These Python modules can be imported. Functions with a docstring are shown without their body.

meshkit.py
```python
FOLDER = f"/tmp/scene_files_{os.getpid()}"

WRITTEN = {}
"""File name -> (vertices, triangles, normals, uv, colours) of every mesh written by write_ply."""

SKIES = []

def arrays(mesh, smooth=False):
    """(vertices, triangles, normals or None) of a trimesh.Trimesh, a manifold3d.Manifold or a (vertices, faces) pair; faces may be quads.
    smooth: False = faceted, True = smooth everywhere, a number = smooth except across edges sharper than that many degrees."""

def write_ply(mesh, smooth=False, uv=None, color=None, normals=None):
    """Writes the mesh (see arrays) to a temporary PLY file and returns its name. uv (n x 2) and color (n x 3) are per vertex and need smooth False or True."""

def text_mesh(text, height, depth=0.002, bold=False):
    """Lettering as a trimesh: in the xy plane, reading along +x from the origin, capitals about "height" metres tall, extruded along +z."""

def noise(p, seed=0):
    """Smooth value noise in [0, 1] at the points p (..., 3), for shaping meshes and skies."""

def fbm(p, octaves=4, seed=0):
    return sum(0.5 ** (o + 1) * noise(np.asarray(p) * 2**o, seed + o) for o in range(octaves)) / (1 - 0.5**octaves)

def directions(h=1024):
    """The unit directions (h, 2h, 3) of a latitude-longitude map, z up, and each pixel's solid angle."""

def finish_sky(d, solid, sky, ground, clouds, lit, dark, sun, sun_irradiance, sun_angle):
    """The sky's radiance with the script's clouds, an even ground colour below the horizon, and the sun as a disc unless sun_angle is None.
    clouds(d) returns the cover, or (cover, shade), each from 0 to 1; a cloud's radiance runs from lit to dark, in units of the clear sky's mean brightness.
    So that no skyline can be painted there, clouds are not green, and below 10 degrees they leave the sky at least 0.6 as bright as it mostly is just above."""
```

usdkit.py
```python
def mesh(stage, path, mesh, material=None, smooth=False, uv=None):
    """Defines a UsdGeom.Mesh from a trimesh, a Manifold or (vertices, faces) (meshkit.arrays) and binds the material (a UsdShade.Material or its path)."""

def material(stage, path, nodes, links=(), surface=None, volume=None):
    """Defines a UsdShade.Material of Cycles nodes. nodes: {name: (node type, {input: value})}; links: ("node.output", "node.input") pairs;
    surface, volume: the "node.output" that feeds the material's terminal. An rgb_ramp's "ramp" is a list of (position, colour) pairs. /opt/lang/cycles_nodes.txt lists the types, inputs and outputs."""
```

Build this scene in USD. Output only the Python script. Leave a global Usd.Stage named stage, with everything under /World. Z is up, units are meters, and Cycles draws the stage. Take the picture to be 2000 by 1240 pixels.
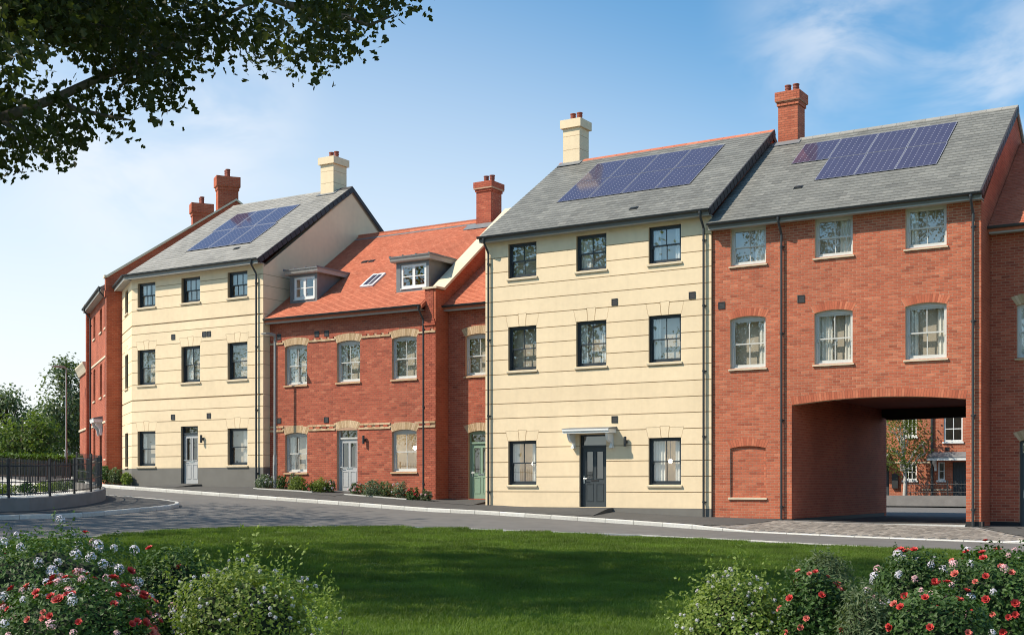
import math
import numpy as np
import trimesh
import usdkit
from meshkit import fbm
from pxr import Gf, Sdf, Usd, UsdGeom, UsdLux, UsdShade, Vt
from shapely.geometry import LineString, MultiPolygon, Polygon, box as sbox
from shapely.ops import unary_union
from shapely.prepared import prep

stage = Usd.Stage.CreateInMemory()
UsdGeom.SetStageUpAxis(stage, 'Z')
UsdGeom.SetStageMetersPerUnit(stage, 1.0)
UsdGeom.Xform.Define(stage, '/World')
rng = np.random.default_rng(7)

# ------------------------------------------------------------------ camera, sky, sun, exposure
FOC, YH = 2452.0, 946.8                       # focal length and horizon of the photograph, in its pixels
ANG = math.atan(math.sqrt(1540 / 3906))
CA, SA = math.cos(ANG), math.sin(ANG)
CAM = np.array([14.7, -34.45, 0.0])
SUN = np.array([-1.1, -1.0, 1.62]); SUN /= np.linalg.norm(SUN)

cam = UsdGeom.Camera.Define(stage, '/World/camera')
cam.AddTransformOp().Set(Gf.Matrix4d(CA, SA, 0, 0, 0, 0, 1, 0, SA, -CA, 0, 0, *CAM, 1))
cam.CreateHorizontalApertureAttr(36.0)
cam.CreateVerticalApertureAttr(36.0 * 634 / 1024)
cam.CreateFocalLengthAttr(36.0 * FOC / 2000)
cam.CreateVerticalApertureOffsetAttr(36.0 * (YH - 620) / 2000)
cam.CreateClippingRangeAttr(Gf.Vec2f(0.1, 3000))
cam.CreateExposureAttr(0.38)

def _dir(px, py):
    t, v = (px - 1000) / FOC, (YH - py) / FOC
    d = np.array([t * CA - SA, t * SA + CA, v]); return d / np.linalg.norm(d)
_nodes = {
    'sky': ('sky_texture', {'sky_type': 'single_scattering', 'sun_disc': False, 'sun_elevation': math.asin(SUN[2]),
                            'sun_rotation': math.atan2(SUN[0], SUN[1]), 'air_density': 1.0, 'aerosol_density': 1.0, 'ozone_density': 1.6, 'altitude': 60.0}),
    'tc': ('texture_coordinate', {}),
    'map': ('mapping', {'scale': (1.0, 1.0, 2.2), 'location': (0.35, 0.1, 0.2)}),
    'n': ('noise_texture', {'scale': 9.0, 'detail': 8, 'roughness': 0.55, 'distortion': 0.4}),
    'cov': ('map_range', {'range_type': 'smoothstep', 'from_min': 0.32, 'from_max': 0.66, 'to_min': 0.0, 'to_max': 0.52, 'clamp': True}),
    'sep': ('separate_xyz', {}),
    'west': ('vector_math', {'math_type': 'dot_product', 'vector2': (-0.9, 0.44, 0.0)}),
    'wm': ('map_range', {'range_type': 'smoothstep', 'from_min': 0.5, 'from_max': 1.0, 'to_min': 0.26, 'to_max': 0.55, 'clamp': True}),
    'haze': ('map_range', {'range_type': 'smoothstep', 'from_min': -0.05, 'from_max': 0.46, 'to_min': 0.92, 'to_max': 0.0, 'clamp': True}),
    'tint': ('mix_color', {'blend_type': 'multiply', 'fac': 1.0, 'b': (0.61, 1.01, 1.12)}),
    'mixh': ('mix_color', {'blend_type': 'mix', 'b': (6.4, 6.3, 6.25)}),
    'mix': ('mix_color', {'blend_type': 'mix', 'b': (6.2, 6.2, 6.25)}),
    'cm': ('math', {'math_type': 'multiply'}),
    'bg': ('background_shader', {'strength': 0.13}),
}
_links = [('tc.generated', 'map.vector'), ('map.vector', 'n.vector'), ('n.fac', 'cov.value'), ('tc.generated', 'sep.vector'), ('sep.z', 'haze.value'), ('tc.generated', 'west.vector1'), ('west.value', 'wm.value'), ('wm.result', 'haze.from_max'), ('sky.color', 'tint.a'), ('tint.result', 'mixh.a'),
          ('haze.result', 'mixh.fac'), ('mixh.result', 'mix.a'), ('cov.result', 'cm.value1'), ('cm.value', 'mix.fac'), ('mix.result', 'bg.color')]
_prev = None                                  # fair-weather wisps: a few soft banks, broken up by noise
for _i, (_d, _r) in enumerate(((_dir(1640, 40), .105), (_dir(1960, 150), .10), (_dir(1830, 90), .05), (_dir(395, 215), .11), (_dir(240, 300), .12), (_dir(330, 170), .08), (np.array([-.9, -.1, .4]), .35), (np.array([.8, .3, .5]), .3), (np.array([.2, -.8, .5]), .35), (np.array([-.3, -.7, .65]), .3))):
    _d = _d / np.linalg.norm(_d)
    _nodes[f'd{_i}'] = ('vector_math', {'math_type': 'distance', 'vector2': tuple(_d)})
    _nodes[f'm{_i}'] = ('map_range', {'range_type': 'smoothstep', 'from_min': 0.0, 'from_max': _r, 'to_min': 1.0, 'to_max': 0.0, 'clamp': True})
    _links += [('tc.generated', f'd{_i}.vector1'), (f'd{_i}.value', f'm{_i}.value')]
    if _prev is None: _prev = f'm{_i}.result'
    else:
        _nodes[f'x{_i}'] = ('math', {'math_type': 'maximum'}); _links += [(_prev, f'x{_i}.value1'), (f'm{_i}.result', f'x{_i}.value2')]; _prev = f'x{_i}.value'
_links.append((_prev, 'cm.value2'))
sky_mat = usdkit.material(stage, '/World/Looks/sky', _nodes, _links, surface='bg.background')
dome = UsdLux.DomeLight.Define(stage, '/World/sky')
UsdShade.MaterialBindingAPI.Apply(dome.GetPrim()).Bind(sky_mat)
dome.GetPrim().SetCustomDataByKey('kind', 'structure')
sun = UsdLux.DistantLight.Define(stage, '/World/sun')
sun.CreateNormalizeAttr(True); sun.CreateIntensityAttr(1.25); sun.CreateAngleAttr(0.5); sun.CreateColorAttr(Gf.Vec3f(1.0, 0.90, 0.75))
_x = np.cross([0, 0, 1], SUN); _x /= np.linalg.norm(_x); _y = np.cross(SUN, _x)
sun.AddTransformOp().Set(Gf.Matrix4d(*_x, 0, *_y, 0, *SUN, 0, 0, 0, 60, 1))

# ------------------------------------------------------------------ geometry of the view (used to measure, and to pick the pieces that show largest)
def depth_of(p):
    d = np.asarray(p) - CAM
    return -d[..., 0] * SA + d[..., 1] * CA
def ray(px, py):
    t, v = (px - 1000) / FOC, (YH - py) / FOC
    return np.array([t * CA - SA, t * SA + CA, v])
def hit(px, py, zfun):
    r = ray(px, py); k = 8.0
    while k < 140:
        p = CAM + r * k
        if p[2] <= zfun(p[0], p[1]):
            return p[:2]
        k += 0.05
    return (CAM + r * 140)[:2]

# ------------------------------------------------------------------ prim helpers
_names = {}
def _path(parent, name):
    k = _names.get((parent, name), 0)
    _names[(parent, name)] = k + 1
    return f'{parent}/{name}' + (f'_{k:03d}' if k else '')
def tag(prim, label=None, cat=None, group=None, kind=None):
    for k, v in (('label', label), ('category', cat), ('group', group), ('kind', kind)):
        if v: prim.SetCustomDataByKey(k, v)
    return prim
def xform(parent, name, loc=None, rotz=0, **kw):
    p = _path(parent, name)
    x = UsdGeom.Xform.Define(stage, p)
    if loc is not None: x.AddTranslateOp().Set(Gf.Vec3d(*map(float, loc)))
    if rotz: x.AddRotateZOp().Set(float(rotz))
    tag(x.GetPrim(), **kw)
    return p
def put(parent, name, mb, mat, smooth=False, off=(0, 0, 0), **kw):
    """One mesh prim from an MB (or trimesh); off is subtracted from its points."""
    if isinstance(mb, MB):
        if not mb.V: return None
        v, f, t = mb.arrays()
    else:
        v, f, t = np.asarray(mb.vertices), np.asarray(mb.faces), None
    p = _path(parent, name)
    if smooth is not False: t = None
    m = usdkit.mesh(stage, p, trimesh.Trimesh(v - np.asarray(off, float), f, process=False), M[mat], smooth=smooth)
    if t is not None:
        UsdGeom.PrimvarsAPI(m).CreatePrimvar('tone', Sdf.ValueTypeNames.FloatArray, 'vertex').Set(Vt.FloatArray.FromNumpy(t.astype(np.float32)))
    tag(m.GetPrim(), **kw)
    return p

BOXF = np.array([[0, 2, 1], [0, 3, 2], [4, 5, 6], [4, 6, 7], [0, 1, 5], [0, 5, 4], [1, 2, 6], [1, 6, 5], [2, 3, 7], [2, 7, 6], [3, 0, 4], [3, 4, 7]])
class MB:
    """Collects boxes, prisms and tubes into one mesh."""
    def __init__(self): self.V, self.F, self.T, self.n = [], [], [], 0
    def add(self, v, f, tone=0.5):
        v = np.asarray(v, float); f = np.asarray(f, int)
        if f.shape[1] == 4: f = np.vstack([f[:, [0, 1, 2]], f[:, [0, 2, 3]]])
        self.V.append(v); self.F.append(f + self.n); self.n += len(v)
        self.T.append(np.broadcast_to(np.asarray(tone, float), (len(v),)))
        return self
    def arrays(self): return np.vstack(self.V), np.vstack(self.F), np.concatenate(self.T)
    def box(self, x0, x1, y0, y1, z0, z1, tone=0.5):
        return self.add([[x0, y0, z0], [x1, y0, z0], [x1, y1, z0], [x0, y1, z0], [x0, y0, z1], [x1, y0, z1], [x1, y1, z1], [x0, y1, z1]], BOXF, tone)
    def hexa(self, p8, tone=0.5): return self.add(p8, BOXF, tone)
    def prism(self, poly, y0, y1, tone=0.5, plane='xz'):
        """A polygon in (x, z) pushed along y; plane 'yz': in (y, z) pushed along x; 'xy': in (x, y) pushed along z."""
        for g in getattr(poly, 'geoms', [poly]):
            if g.is_empty or g.geom_type != 'Polygon' or g.area < 1e-6: continue
            m = trimesh.creation.extrude_polygon(g, y1 - y0, engine='earcut')
            a, b, h = m.vertices.T
            if plane == 'xz': self.add(np.stack([a, y0 + h, b], 1), m.faces[:, ::-1], tone)
            elif plane == 'yz': self.add(np.stack([y0 + h, a, b], 1), m.faces, tone)
            else: self.add(np.stack([a, b, y0 + h], 1), m.faces, tone)
        return self
    def tube(self, pts, r, sides=8, tone=0.5, caps=True):
        p = np.asarray(pts, float); r = np.broadcast_to(np.asarray(r, float), (len(p),))
        t = np.gradient(p, axis=0); t /= np.linalg.norm(t, axis=1, keepdims=True) + 1e-12
        ref = np.array([0, 0, 1.0]) if abs(t[:, 2]).mean() < 0.8 else np.array([1.0, 0, 0])
        a = np.cross(t, ref); a /= np.linalg.norm(a, axis=1, keepdims=True) + 1e-12
        b = np.cross(t, a); ang = np.arange(sides) * 2 * np.pi / sides
        v = (p[:, None] + r[:, None, None] * (np.cos(ang)[None, :, None] * a[:, None] + np.sin(ang)[None, :, None] * b[:, None])).reshape(-1, 3)
        f = []
        for i in range(len(p) - 1):
            for j in range(sides):
                k = (j + 1) % sides
                f += [[i * sides + j, (i + 1) * sides + j, (i + 1) * sides + k], [i * sides + j, (i + 1) * sides + k, i * sides + k]]
        if caps:
            e = (len(p) - 1) * sides
            for j in range(1, sides - 1): f += [[0, j, j + 1], [e, e + j + 1, e + j]]
        return self.add(v, f, tone)
    def lathe(self, prof, c=(0, 0, 0), sides=14, tone=0.5):
        prof = np.asarray(prof, float); ang = np.arange(sides) * 2 * np.pi / sides
        v = np.stack([prof[:, 0][:, None] * np.cos(ang), prof[:, 0][:, None] * np.sin(ang), np.repeat(prof[:, 1][:, None], sides, 1)], -1).reshape(-1, 3) + np.asarray(c)
        f = []
        for i in range(len(prof) - 1):
            for j in range(sides):
                k = (j + 1) % sides
                f += [[i * sides + j, i * sides + k, (i + 1) * sides + k], [i * sides + j, (i + 1) * sides + k, (i + 1) * sides + j]]
        return self.add(v, f, tone)
    def turn(self, ang, o=(0, 0, 0), shift=(0, 0, 0)):
        """Rotates everything collected about z through o, then shifts."""
        c, s = math.cos(ang), math.sin(ang); R = np.array([[c, -s, 0], [s, c, 0], [0, 0, 1]])
        self.V = [(v - np.asarray(o)) @ R.T + np.asarray(o) + np.asarray(shift) for v in self.V]
        return self

# ------------------------------------------------------------------ materials
M = {}
def mat(name, nodes, links, surface='p.BSDF', volume=None):
    M[name] = usdkit.material(stage, '/World/Looks/' + name, nodes, links, surface=surface, volume=volume)
def plain(name, col, rough=0.6, vary=0.12, scale=3.0, bump=0.0, bscale=60.0, **kw):
    """A colour with soft large and small variation and fine relief."""
    c = np.array(col, float)
    nodes = {'g': ('geometry', {}), 'n': ('noise_texture', {'scale': scale, 'detail': 6, 'roughness': 0.62}),
             'r': ('rgb_ramp', {'ramp': [(0.25, tuple(c * (1 - vary))), (0.5, tuple(c)), (0.75, tuple(np.minimum(c * (1 + vary), 0.95)))]}),
             'p': ('principled_bsdf', {'roughness': rough, **kw})}
    links = [('g.position', 'n.vector'), ('n.fac', 'r.fac'), ('r.color', 'p.base_color')]
    if bump:
        nodes['bn'] = ('noise_texture', {'scale': bscale, 'detail': 4})
        nodes['b'] = ('bump', {'strength': bump, 'distance': 0.01})
        links += [('g.position', 'bn.vector'), ('bn.fac', 'b.height'), ('b.normal', 'p.normal')]
    mat(name, nodes, links)
def toned(name, stops, rough=0.85, vary=0.14, scale=14.0, bump=0.25, bscale=90.0, big=0.13, spec=0.3, streak=0.0):
    """Pieces whose colour is picked per piece by the primvar 'tone', with grain and patchy weathering over the whole surface."""
    extra, xl = {}, [('r.color', 'x.vector1')]
    if streak:
        extra = {'sm': ('mapping', {'scale': (5.0, 5.0, 0.22)}), 'sn': ('noise_texture', {'scale': 1.0, 'detail': 5, 'roughness': 0.6}), 'sr': ('map_range', {'from_min': 0.42, 'from_max': 0.72, 'to_min': 1.0, 'to_max': 1 - 2 * streak, 'clamp': True}), 'sx': ('vector_math', {'math_type': 'scale'})}
        xl = [('g.position', 'sm.vector'), ('sm.vector', 'sn.vector'), ('sn.fac', 'sr.value'), ('r.color', 'sx.vector1'), ('sr.result', 'sx.scale'), ('sx.vector', 'x.vector1')]
    mat(name, {**extra, 'a': ('attribute', {'attribute': 'tone'}), 'r': ('rgb_ramp', {'ramp': stops}), 'g': ('geometry', {}),
               'n': ('noise_texture', {'scale': scale, 'detail': 5, 'roughness': 0.65}), 'm': ('map_range', {'from_min': 0.25, 'from_max': 0.75, 'to_min': 1 - vary, 'to_max': 1 + vary}),
               'n2': ('noise_texture', {'scale': 0.55, 'detail': 4, 'roughness': 0.6}), 'm2': ('map_range', {'from_min': 0.3, 'from_max': 0.7, 'to_min': 1 - big, 'to_max': 1 + big}),
               'mm': ('math', {'math_type': 'multiply'}), 'x': ('vector_math', {'math_type': 'scale'}),
               'bn': ('noise_texture', {'scale': bscale, 'detail': 3}), 'b': ('bump', {'strength': bump, 'distance': 0.006}),
               'p': ('principled_bsdf', {'roughness': rough, 'specular_ior_level': spec})},
        [('a.fac', 'r.fac'), ('g.position', 'n.vector'), ('g.position', 'n2.vector'), ('g.position', 'bn.vector'), ('n.fac', 'm.value'), ('n2.fac', 'm2.value'),
         ('m.result', 'mm.value1'), ('m2.result', 'mm.value2'), *xl, ('mm.value', 'x.scale'), ('x.vector', 'p.base_color'), ('bn.fac', 'b.height'), ('b.normal', 'p.normal')])
def brick_far(name, c1, c2, mortar, horiz='x'):
    """Brickwork as a pattern, for walls too far off or too oblique to tell the bricks apart."""
    mat(name, {'tc': ('texture_coordinate', {}), 's': ('separate_xyz', {}), 'c': ('combine_xyz', {}),
               'bt': ('brick_texture', {'color1': c1, 'color2': c2, 'mortar': mortar, 'scale': 1.0, 'mortar_size': 0.006, 'mortar_smooth': 0.3, 'brick_width': 0.225, 'row_height': 0.075, 'bias': -0.1}),
               'n': ('noise_texture', {'scale': 0.7, 'detail': 6}), 'm': ('map_range', {'from_min': 0.3, 'from_max': 0.7, 'to_min': 0.8, 'to_max': 1.2}), 'x': ('vector_math', {'math_type': 'scale'}),
               'b': ('bump', {'strength': 0.5, 'distance': 0.01, 'invert': True}), 'p': ('principled_bsdf', {'roughness': 0.88, 'specular_ior_level': 0.25})},
        [('tc.object', 's.vector'), (f's.{horiz}', 'c.x'), ('s.z', 'c.y'), ('c.vector', 'bt.vector'), ('tc.object', 'n.vector'), ('n.fac', 'm.value'),
         ('bt.color', 'x.vector1'), ('m.result', 'x.scale'), ('x.vector', 'p.base_color'), ('bt.fac', 'b.height'), ('b.normal', 'p.normal')])
def leafy(name, stops, trans=0.35, rough=0.5, patch=1.2):
    """Leaves: colour varies leaf by leaf and in patches; light passes through."""
    mat(name, {'g': ('geometry', {}), 'r': ('rgb_ramp', {'ramp': stops}), 'n': ('noise_texture', {'scale': patch, 'detail': 3}),
               'm': ('map_range', {'from_min': 0.3, 'from_max': 0.7, 'to_min': 0.7, 'to_max': 1.3}), 'x': ('vector_math', {'math_type': 'scale'}),
               'p': ('principled_bsdf', {'roughness': rough, 'specular_ior_level': 0.25}), 't': ('translucent_bsdf', {}), 'y': ('mix_color', {'blend_type': 'multiply', 'fac': 1.0, 'b': (1.25, 1.35, 0.55)}),
               'mix': ('mix_closure', {'fac': trans})},
        [('g.random_per_island', 'r.fac'), ('g.position', 'n.vector'), ('n.fac', 'm.value'), ('r.color', 'x.vector1'), ('m.result', 'x.scale'), ('x.vector', 'p.base_color'),
         ('x.vector', 'y.a'), ('y.result', 't.color'), ('p.BSDF', 'mix.closure1'), ('t.BSDF', 'mix.closure2')], surface='mix.closure')

toned('brick_orange', [(0, (0.29, 0.074, 0.040)), (0.3, (0.39, 0.10, 0.052)), (0.65, (0.46, 0.128, 0.067)), (1, (0.53, 0.175, 0.095))])
toned('brick_red', [(0, (0.23, 0.055, 0.033)), (0.3, (0.33, 0.075, 0.042)), (0.7, (0.41, 0.102, 0.056)), (1, (0.47, 0.145, 0.082))])
toned('brick_buff', [(0, (0.40, 0.27, 0.15)), (0.5, (0.50, 0.35, 0.21)), (1, (0.58, 0.42, 0.27))], vary=0.15)
toned('slate', [(0, (0.125, 0.12, 0.107)), (0.5, (0.16, 0.155, 0.138)), (1, (0.20, 0.192, 0.17))], rough=0.6, vary=0.16, bump=0.25, spec=0.4)
toned('slate_tan', [(0, (0.21, 0.195, 0.172)), (0.5, (0.25, 0.233, 0.206)), (1, (0.295, 0.275, 0.243))], rough=0.6, vary=0.14, bump=0.25, spec=0.4)
toned('clay_tile', [(0, (0.40, 0.112, 0.058)), (0.5, (0.45, 0.137, 0.074)), (1, (0.50, 0.168, 0.094))], vary=0.2)
toned('cream_render', [(0, (0.76, 0.60, 0.40)), (1, (0.79, 0.63, 0.425))], rough=0.92, vary=0.045, scale=5.0, bump=0.18, bscale=140.0, big=0.06, streak=0.018)
toned('paver', [(0, (0.13, 0.115, 0.10)), (0.5, (0.20, 0.175, 0.155)), (1, (0.28, 0.25, 0.22))])
toned('kerb_stone', [(0, (0.50, 0.48, 0.44)), (1, (0.62, 0.60, 0.56))], vary=0.14, big=0.1)
plain('render_back', (0.40, 0.30, 0.19), 0.95, 0.05)
plain('mortar', (0.56, 0.40, 0.27), 0.95, 0.1, 8.0)
plain('mortar_red', (0.47, 0.29, 0.19), 0.95, 0.1, 8.0)
plain('plinth_grey', (0.155, 0.145, 0.13), 0.85, 0.1, 2.0, 0.15)
plain('plinth_black', (0.012, 0.012, 0.013), 0.7)
plain('stone', (0.60, 0.50, 0.36), 0.85, 0.08, 6.0, 0.15)
plain('anthracite', (0.028, 0.036, 0.044), 0.4, 0.08)
plain('window_grey', (0.54, 0.53, 0.50), 0.45, 0.05)
plain('window_white', (0.74, 0.74, 0.72), 0.4, 0.03)
plain('dark_plastic', (0.035, 0.037, 0.038), 0.45, 0.15)
plain('fascia_grey', (0.36, 0.34, 0.31), 0.6, 0.08)
plain('lead', (0.16, 0.165, 0.17), 0.5, 0.15, 4.0, 0.1)
plain('verge_dark', (0.03, 0.026, 0.028), 0.6, 0.15)
plain('door_slate', (0.045, 0.054, 0.06), 0.45, 0.05)
plain('door_grey', (0.42, 0.42, 0.42), 0.45, 0.04)
plain('door_green', (0.22, 0.32, 0.235), 0.45, 0.04)
plain('groove', (0.03, 0.03, 0.03), 0.7)
plain('metal', (0.6, 0.6, 0.6), 0.25, 0.05, metallic=1.0)
plain('lamp_steel', (0.30, 0.30, 0.29), 0.45, 0.08)
plain('pot', (0.24, 0.06, 0.035), 0.75, 0.2, 9.0)
plain('room', (0.74, 0.65, 0.52), 0.9, 0.05)
plain('curtain', (0.82, 0.77, 0.70), 0.9, 0.04)
plain('iron', (0.022, 0.022, 0.024), 0.5, 0.2)
plain('soffit_red', (0.36, 0.10, 0.055), 0.9, 0.15)
plain('concrete', (0.21, 0.195, 0.185), 0.9, 0.16, 2.5, 0.2, 40)
plain('asphalt', (0.125, 0.118, 0.112), 0.9, 0.16, 1.4, 0.5, 120)
plain('footway', (0.066, 0.063, 0.060), 0.92, 0.14, 1.8, 0.4, 140)
plain('gravel', (0.55, 0.52, 0.47), 0.95, 0.2, 6.0, 0.5, 40)
plain('soil', (0.06, 0.045, 0.03), 0.95, 0.3, 8.0, 0.6, 30)
plain('earth', (0.05, 0.065, 0.03), 0.95, 0.3, 0.6)
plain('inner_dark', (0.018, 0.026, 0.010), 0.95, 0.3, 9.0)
plain('blind', (0.54, 0.46, 0.37), 0.9, 0.04)
plain('turf', (0.14, 0.19, 0.045), 0.95, 0.3, 5.0, 0.6, 50)
plain('bark', (0.09, 0.07, 0.05), 0.9, 0.35, 7.0, 0.8, 25)
plain('birch', (0.45, 0.42, 0.38), 0.85, 0.3, 9.0, 0.5, 25)
plain('back_sheet', (0.32, 0.32, 0.38), 0.35, 0.02)
plain('cell', (0.055, 0.048, 0.085), 0.1, 0.1, 2.0, specular_ior_level=0.45)
plain('petal_red', (0.46, 0.035, 0.03), 0.6, 0.25, 20.0)
plain('petal_coral', (0.55, 0.13, 0.10), 0.6, 0.25, 20.0)
plain('petal_white', (0.56, 0.52, 0.57), 0.6, 0.12, 20.0)
plain('petal_pink', (0.64, 0.36, 0.38), 0.6, 0.3, 40.0)
brick_far('brick_pattern', (0.31, 0.07, 0.038), (0.42, 0.105, 0.055), (0.40, 0.22, 0.14))
brick_far('brick_pattern_side', (0.34, 0.075, 0.038), (0.43, 0.105, 0.052), (0.40, 0.19, 0.11), 'y')
brick_far('brick_pattern_rear', (0.36, 0.095, 0.05), (0.46, 0.14, 0.075), (0.50, 0.30, 0.20))
mat('glass', {'f': ('layer_weight', {'blend': 0.5}), 'pw': ('math', {'math_type': 'power', 'value2': 4.0}), 'ma': ('math', {'math_type': 'multiply_add', 'value2': 0.8, 'value3': 0.165}), 't': ('transparent_bsdf', {'color': (0.92, 0.94, 0.93)}), 'g': ('glossy_bsdf', {'roughness': 0.0, 'color': (0.95, 0.97, 1.0)}), 'm': ('mix_closure', {})},
    [('f.facing', 'pw.value1'), ('pw.value', 'ma.value1'), ('ma.value', 'm.fac'), ('t.BSDF', 'm.closure1'), ('g.BSDF', 'm.closure2')], surface='m.closure')
mat('bulb', {'e': ('emission', {'color': (1.0, 0.88, 0.66), 'strength': 16.0})}, [], surface='e.emission')
leafy('leaf_tree', [(0, (0.045, 0.055, 0.018)), (0.5, (0.095, 0.105, 0.034)), (1, (0.20, 0.165, 0.065))], 0.5)
leafy('leaf_park', [(0, (0.11, 0.15, 0.035)), (0.5, (0.21, 0.25, 0.065)), (1, (0.35, 0.36, 0.13))], 0.45, patch=0.5)
leafy('leaf_dark', [(0, (0.05, 0.095, 0.022)), (0.6, (0.11, 0.18, 0.042)), (1, (0.22, 0.30, 0.085))], 0.25)
leafy('leaf_bright', [(0, (0.16, 0.21, 0.045)), (0.6, (0.34, 0.41, 0.11)), (1, (0.60, 0.64, 0.34))], 0.35)
leafy('leaf_silver', [(0, (0.14, 0.18, 0.11)), (0.5, (0.25, 0.30, 0.19)), (1, (0.42, 0.46, 0.34))], 0.25)
leafy('leaf_grey', [(0, (0.11, 0.145, 0.07)), (0.6, (0.22, 0.26, 0.14)), (1, (0.36, 0.39, 0.25))], 0.35)
leafy('leaf_hedge', [(0, (0.08, 0.14, 0.03)), (0.6, (0.15, 0.24, 0.055)), (1, (0.25, 0.34, 0.10))], 0.3)
leafy('grass_blade', [(0, (0.105, 0.16, 0.026)), (0.5, (0.20, 0.275, 0.055)), (1, (0.36, 0.39, 0.12))], 0.4, 0.6, 0.9)
# ------------------------------------------------------------------ the lie of the land
_gx = np.array([-80, -60, -45, -30, -25, -21.7, -16.3, -12.5, -9.1, -6.65, -1.2, 1.24, 4.8, 7.4, 9, 30, 60.])
_gz = np.array([1.6, 1.2, .75, .12, -.09, -.22, -.48, -.66, -.84, -.91, -1.15, -1.27, -1.36, -1.405, -1.42, -1.5, -1.6])
def road_z(X, Y):
    z = np.interp(X, _gx, _gz)
    return z + 0.012 * np.clip(np.asarray(Y) + 2, -25, 0) + 0.012 * np.clip(np.asarray(Y) - 4, 0, 60) * (np.asarray(X) < -24)
_wx = np.array([-26, -25.6, -18.4, -16, -10.6, -8, 0, 7.6, 14.])
_wz = np.array([.02, -.04, -.06, -.14, -.48, -.64, -.94, -1.09, -1.16])
def wall_line(X): return np.select([X < -18.4, X < -10.64, X < -7.96], [0.64, 1.0, 1.7], 0.05)
def kerb_up(X): return 0.115 - 0.085 * np.clip((X - 0.9) / 0.6, 0, 1) * np.clip((9.4 - X) / 0.8, 0, 1)
def footway_z(X, Y):
    zk = road_z(X, -2.0) + kerb_up(X) - 0.004
    return zk + (np.interp(X, _wx, _wz) - zk) * np.clip((Y + 2.0) / (wall_line(X) + 2.0), 0, 1.0)

# ------------------------------------------------------------------ pieces of houses
def arc(x0, x1, zs, zc, n=15):
    """Points of a segmental arch from (x0, zs) over the crown zc to (x1, zs), with its circle's centre and radius."""
    h, a = zc - zs, (x1 - x0) / 2
    R = (a * a + h * h) / (2 * h); xm, zo = (x0 + x1) / 2, zc - R
    th = math.asin(a / R); t = np.linspace(-th, th, n)
    return np.stack([xm + R * np.sin(t), zo + R * np.cos(t)], 1), (xm, zo, R, th)
def opening(o, grow=0.0):
    x0, x1, z0, z1 = o['x0'] - grow, o['x1'] + grow, o['z0'] - grow, o['z1']
    if o.get('crown'):
        pts, _ = arc(x0, x1, z1, o['crown'] + grow)
        return Polygon([(x1, z0), (x0, z0)] + [tuple(p) for p in pts][::-1][::-1])
    return sbox(x0, z0, x1, z1 + grow)
def ring(o, h, splay=0.05):
    """The voussoirs of an arch as polygons and their union."""
    _, (xm, zo, R, th) = arc(o['x0'], o['x1'], o['z1'], o['crown'])
    n = max(9, int(round(2 * th * (R + h / 2) / 0.075))); n += 1 - n % 2
    ti = np.linspace(-th, th, n + 1); to = ti * (1 + splay / (th * R) * 0.9)
    P = []
    for i in range(n):
        g = 0.045
        a, b = ti[i] + (ti[1] - ti[0]) * g, ti[i + 1] - (ti[1] - ti[0]) * g
        c, d = to[i] + (to[1] - to[0]) * g, to[i + 1] - (to[1] - to[0]) * g
        pt = lambda t, r: (xm + r * math.sin(t), zo + r * math.cos(t))
        P.append(Polygon([pt(a, R + .001), pt(b, R + .001), pt(d, R + h), pt(c, R + h)]))
    full = Polygon([(xm + R * math.sin(t), zo + R * math.cos(t)) for t in ti] + [(xm + (R + h) * math.sin(t), zo + (R + h) * math.cos(t)) for t in to[::-1]])
    return P, full
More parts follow.
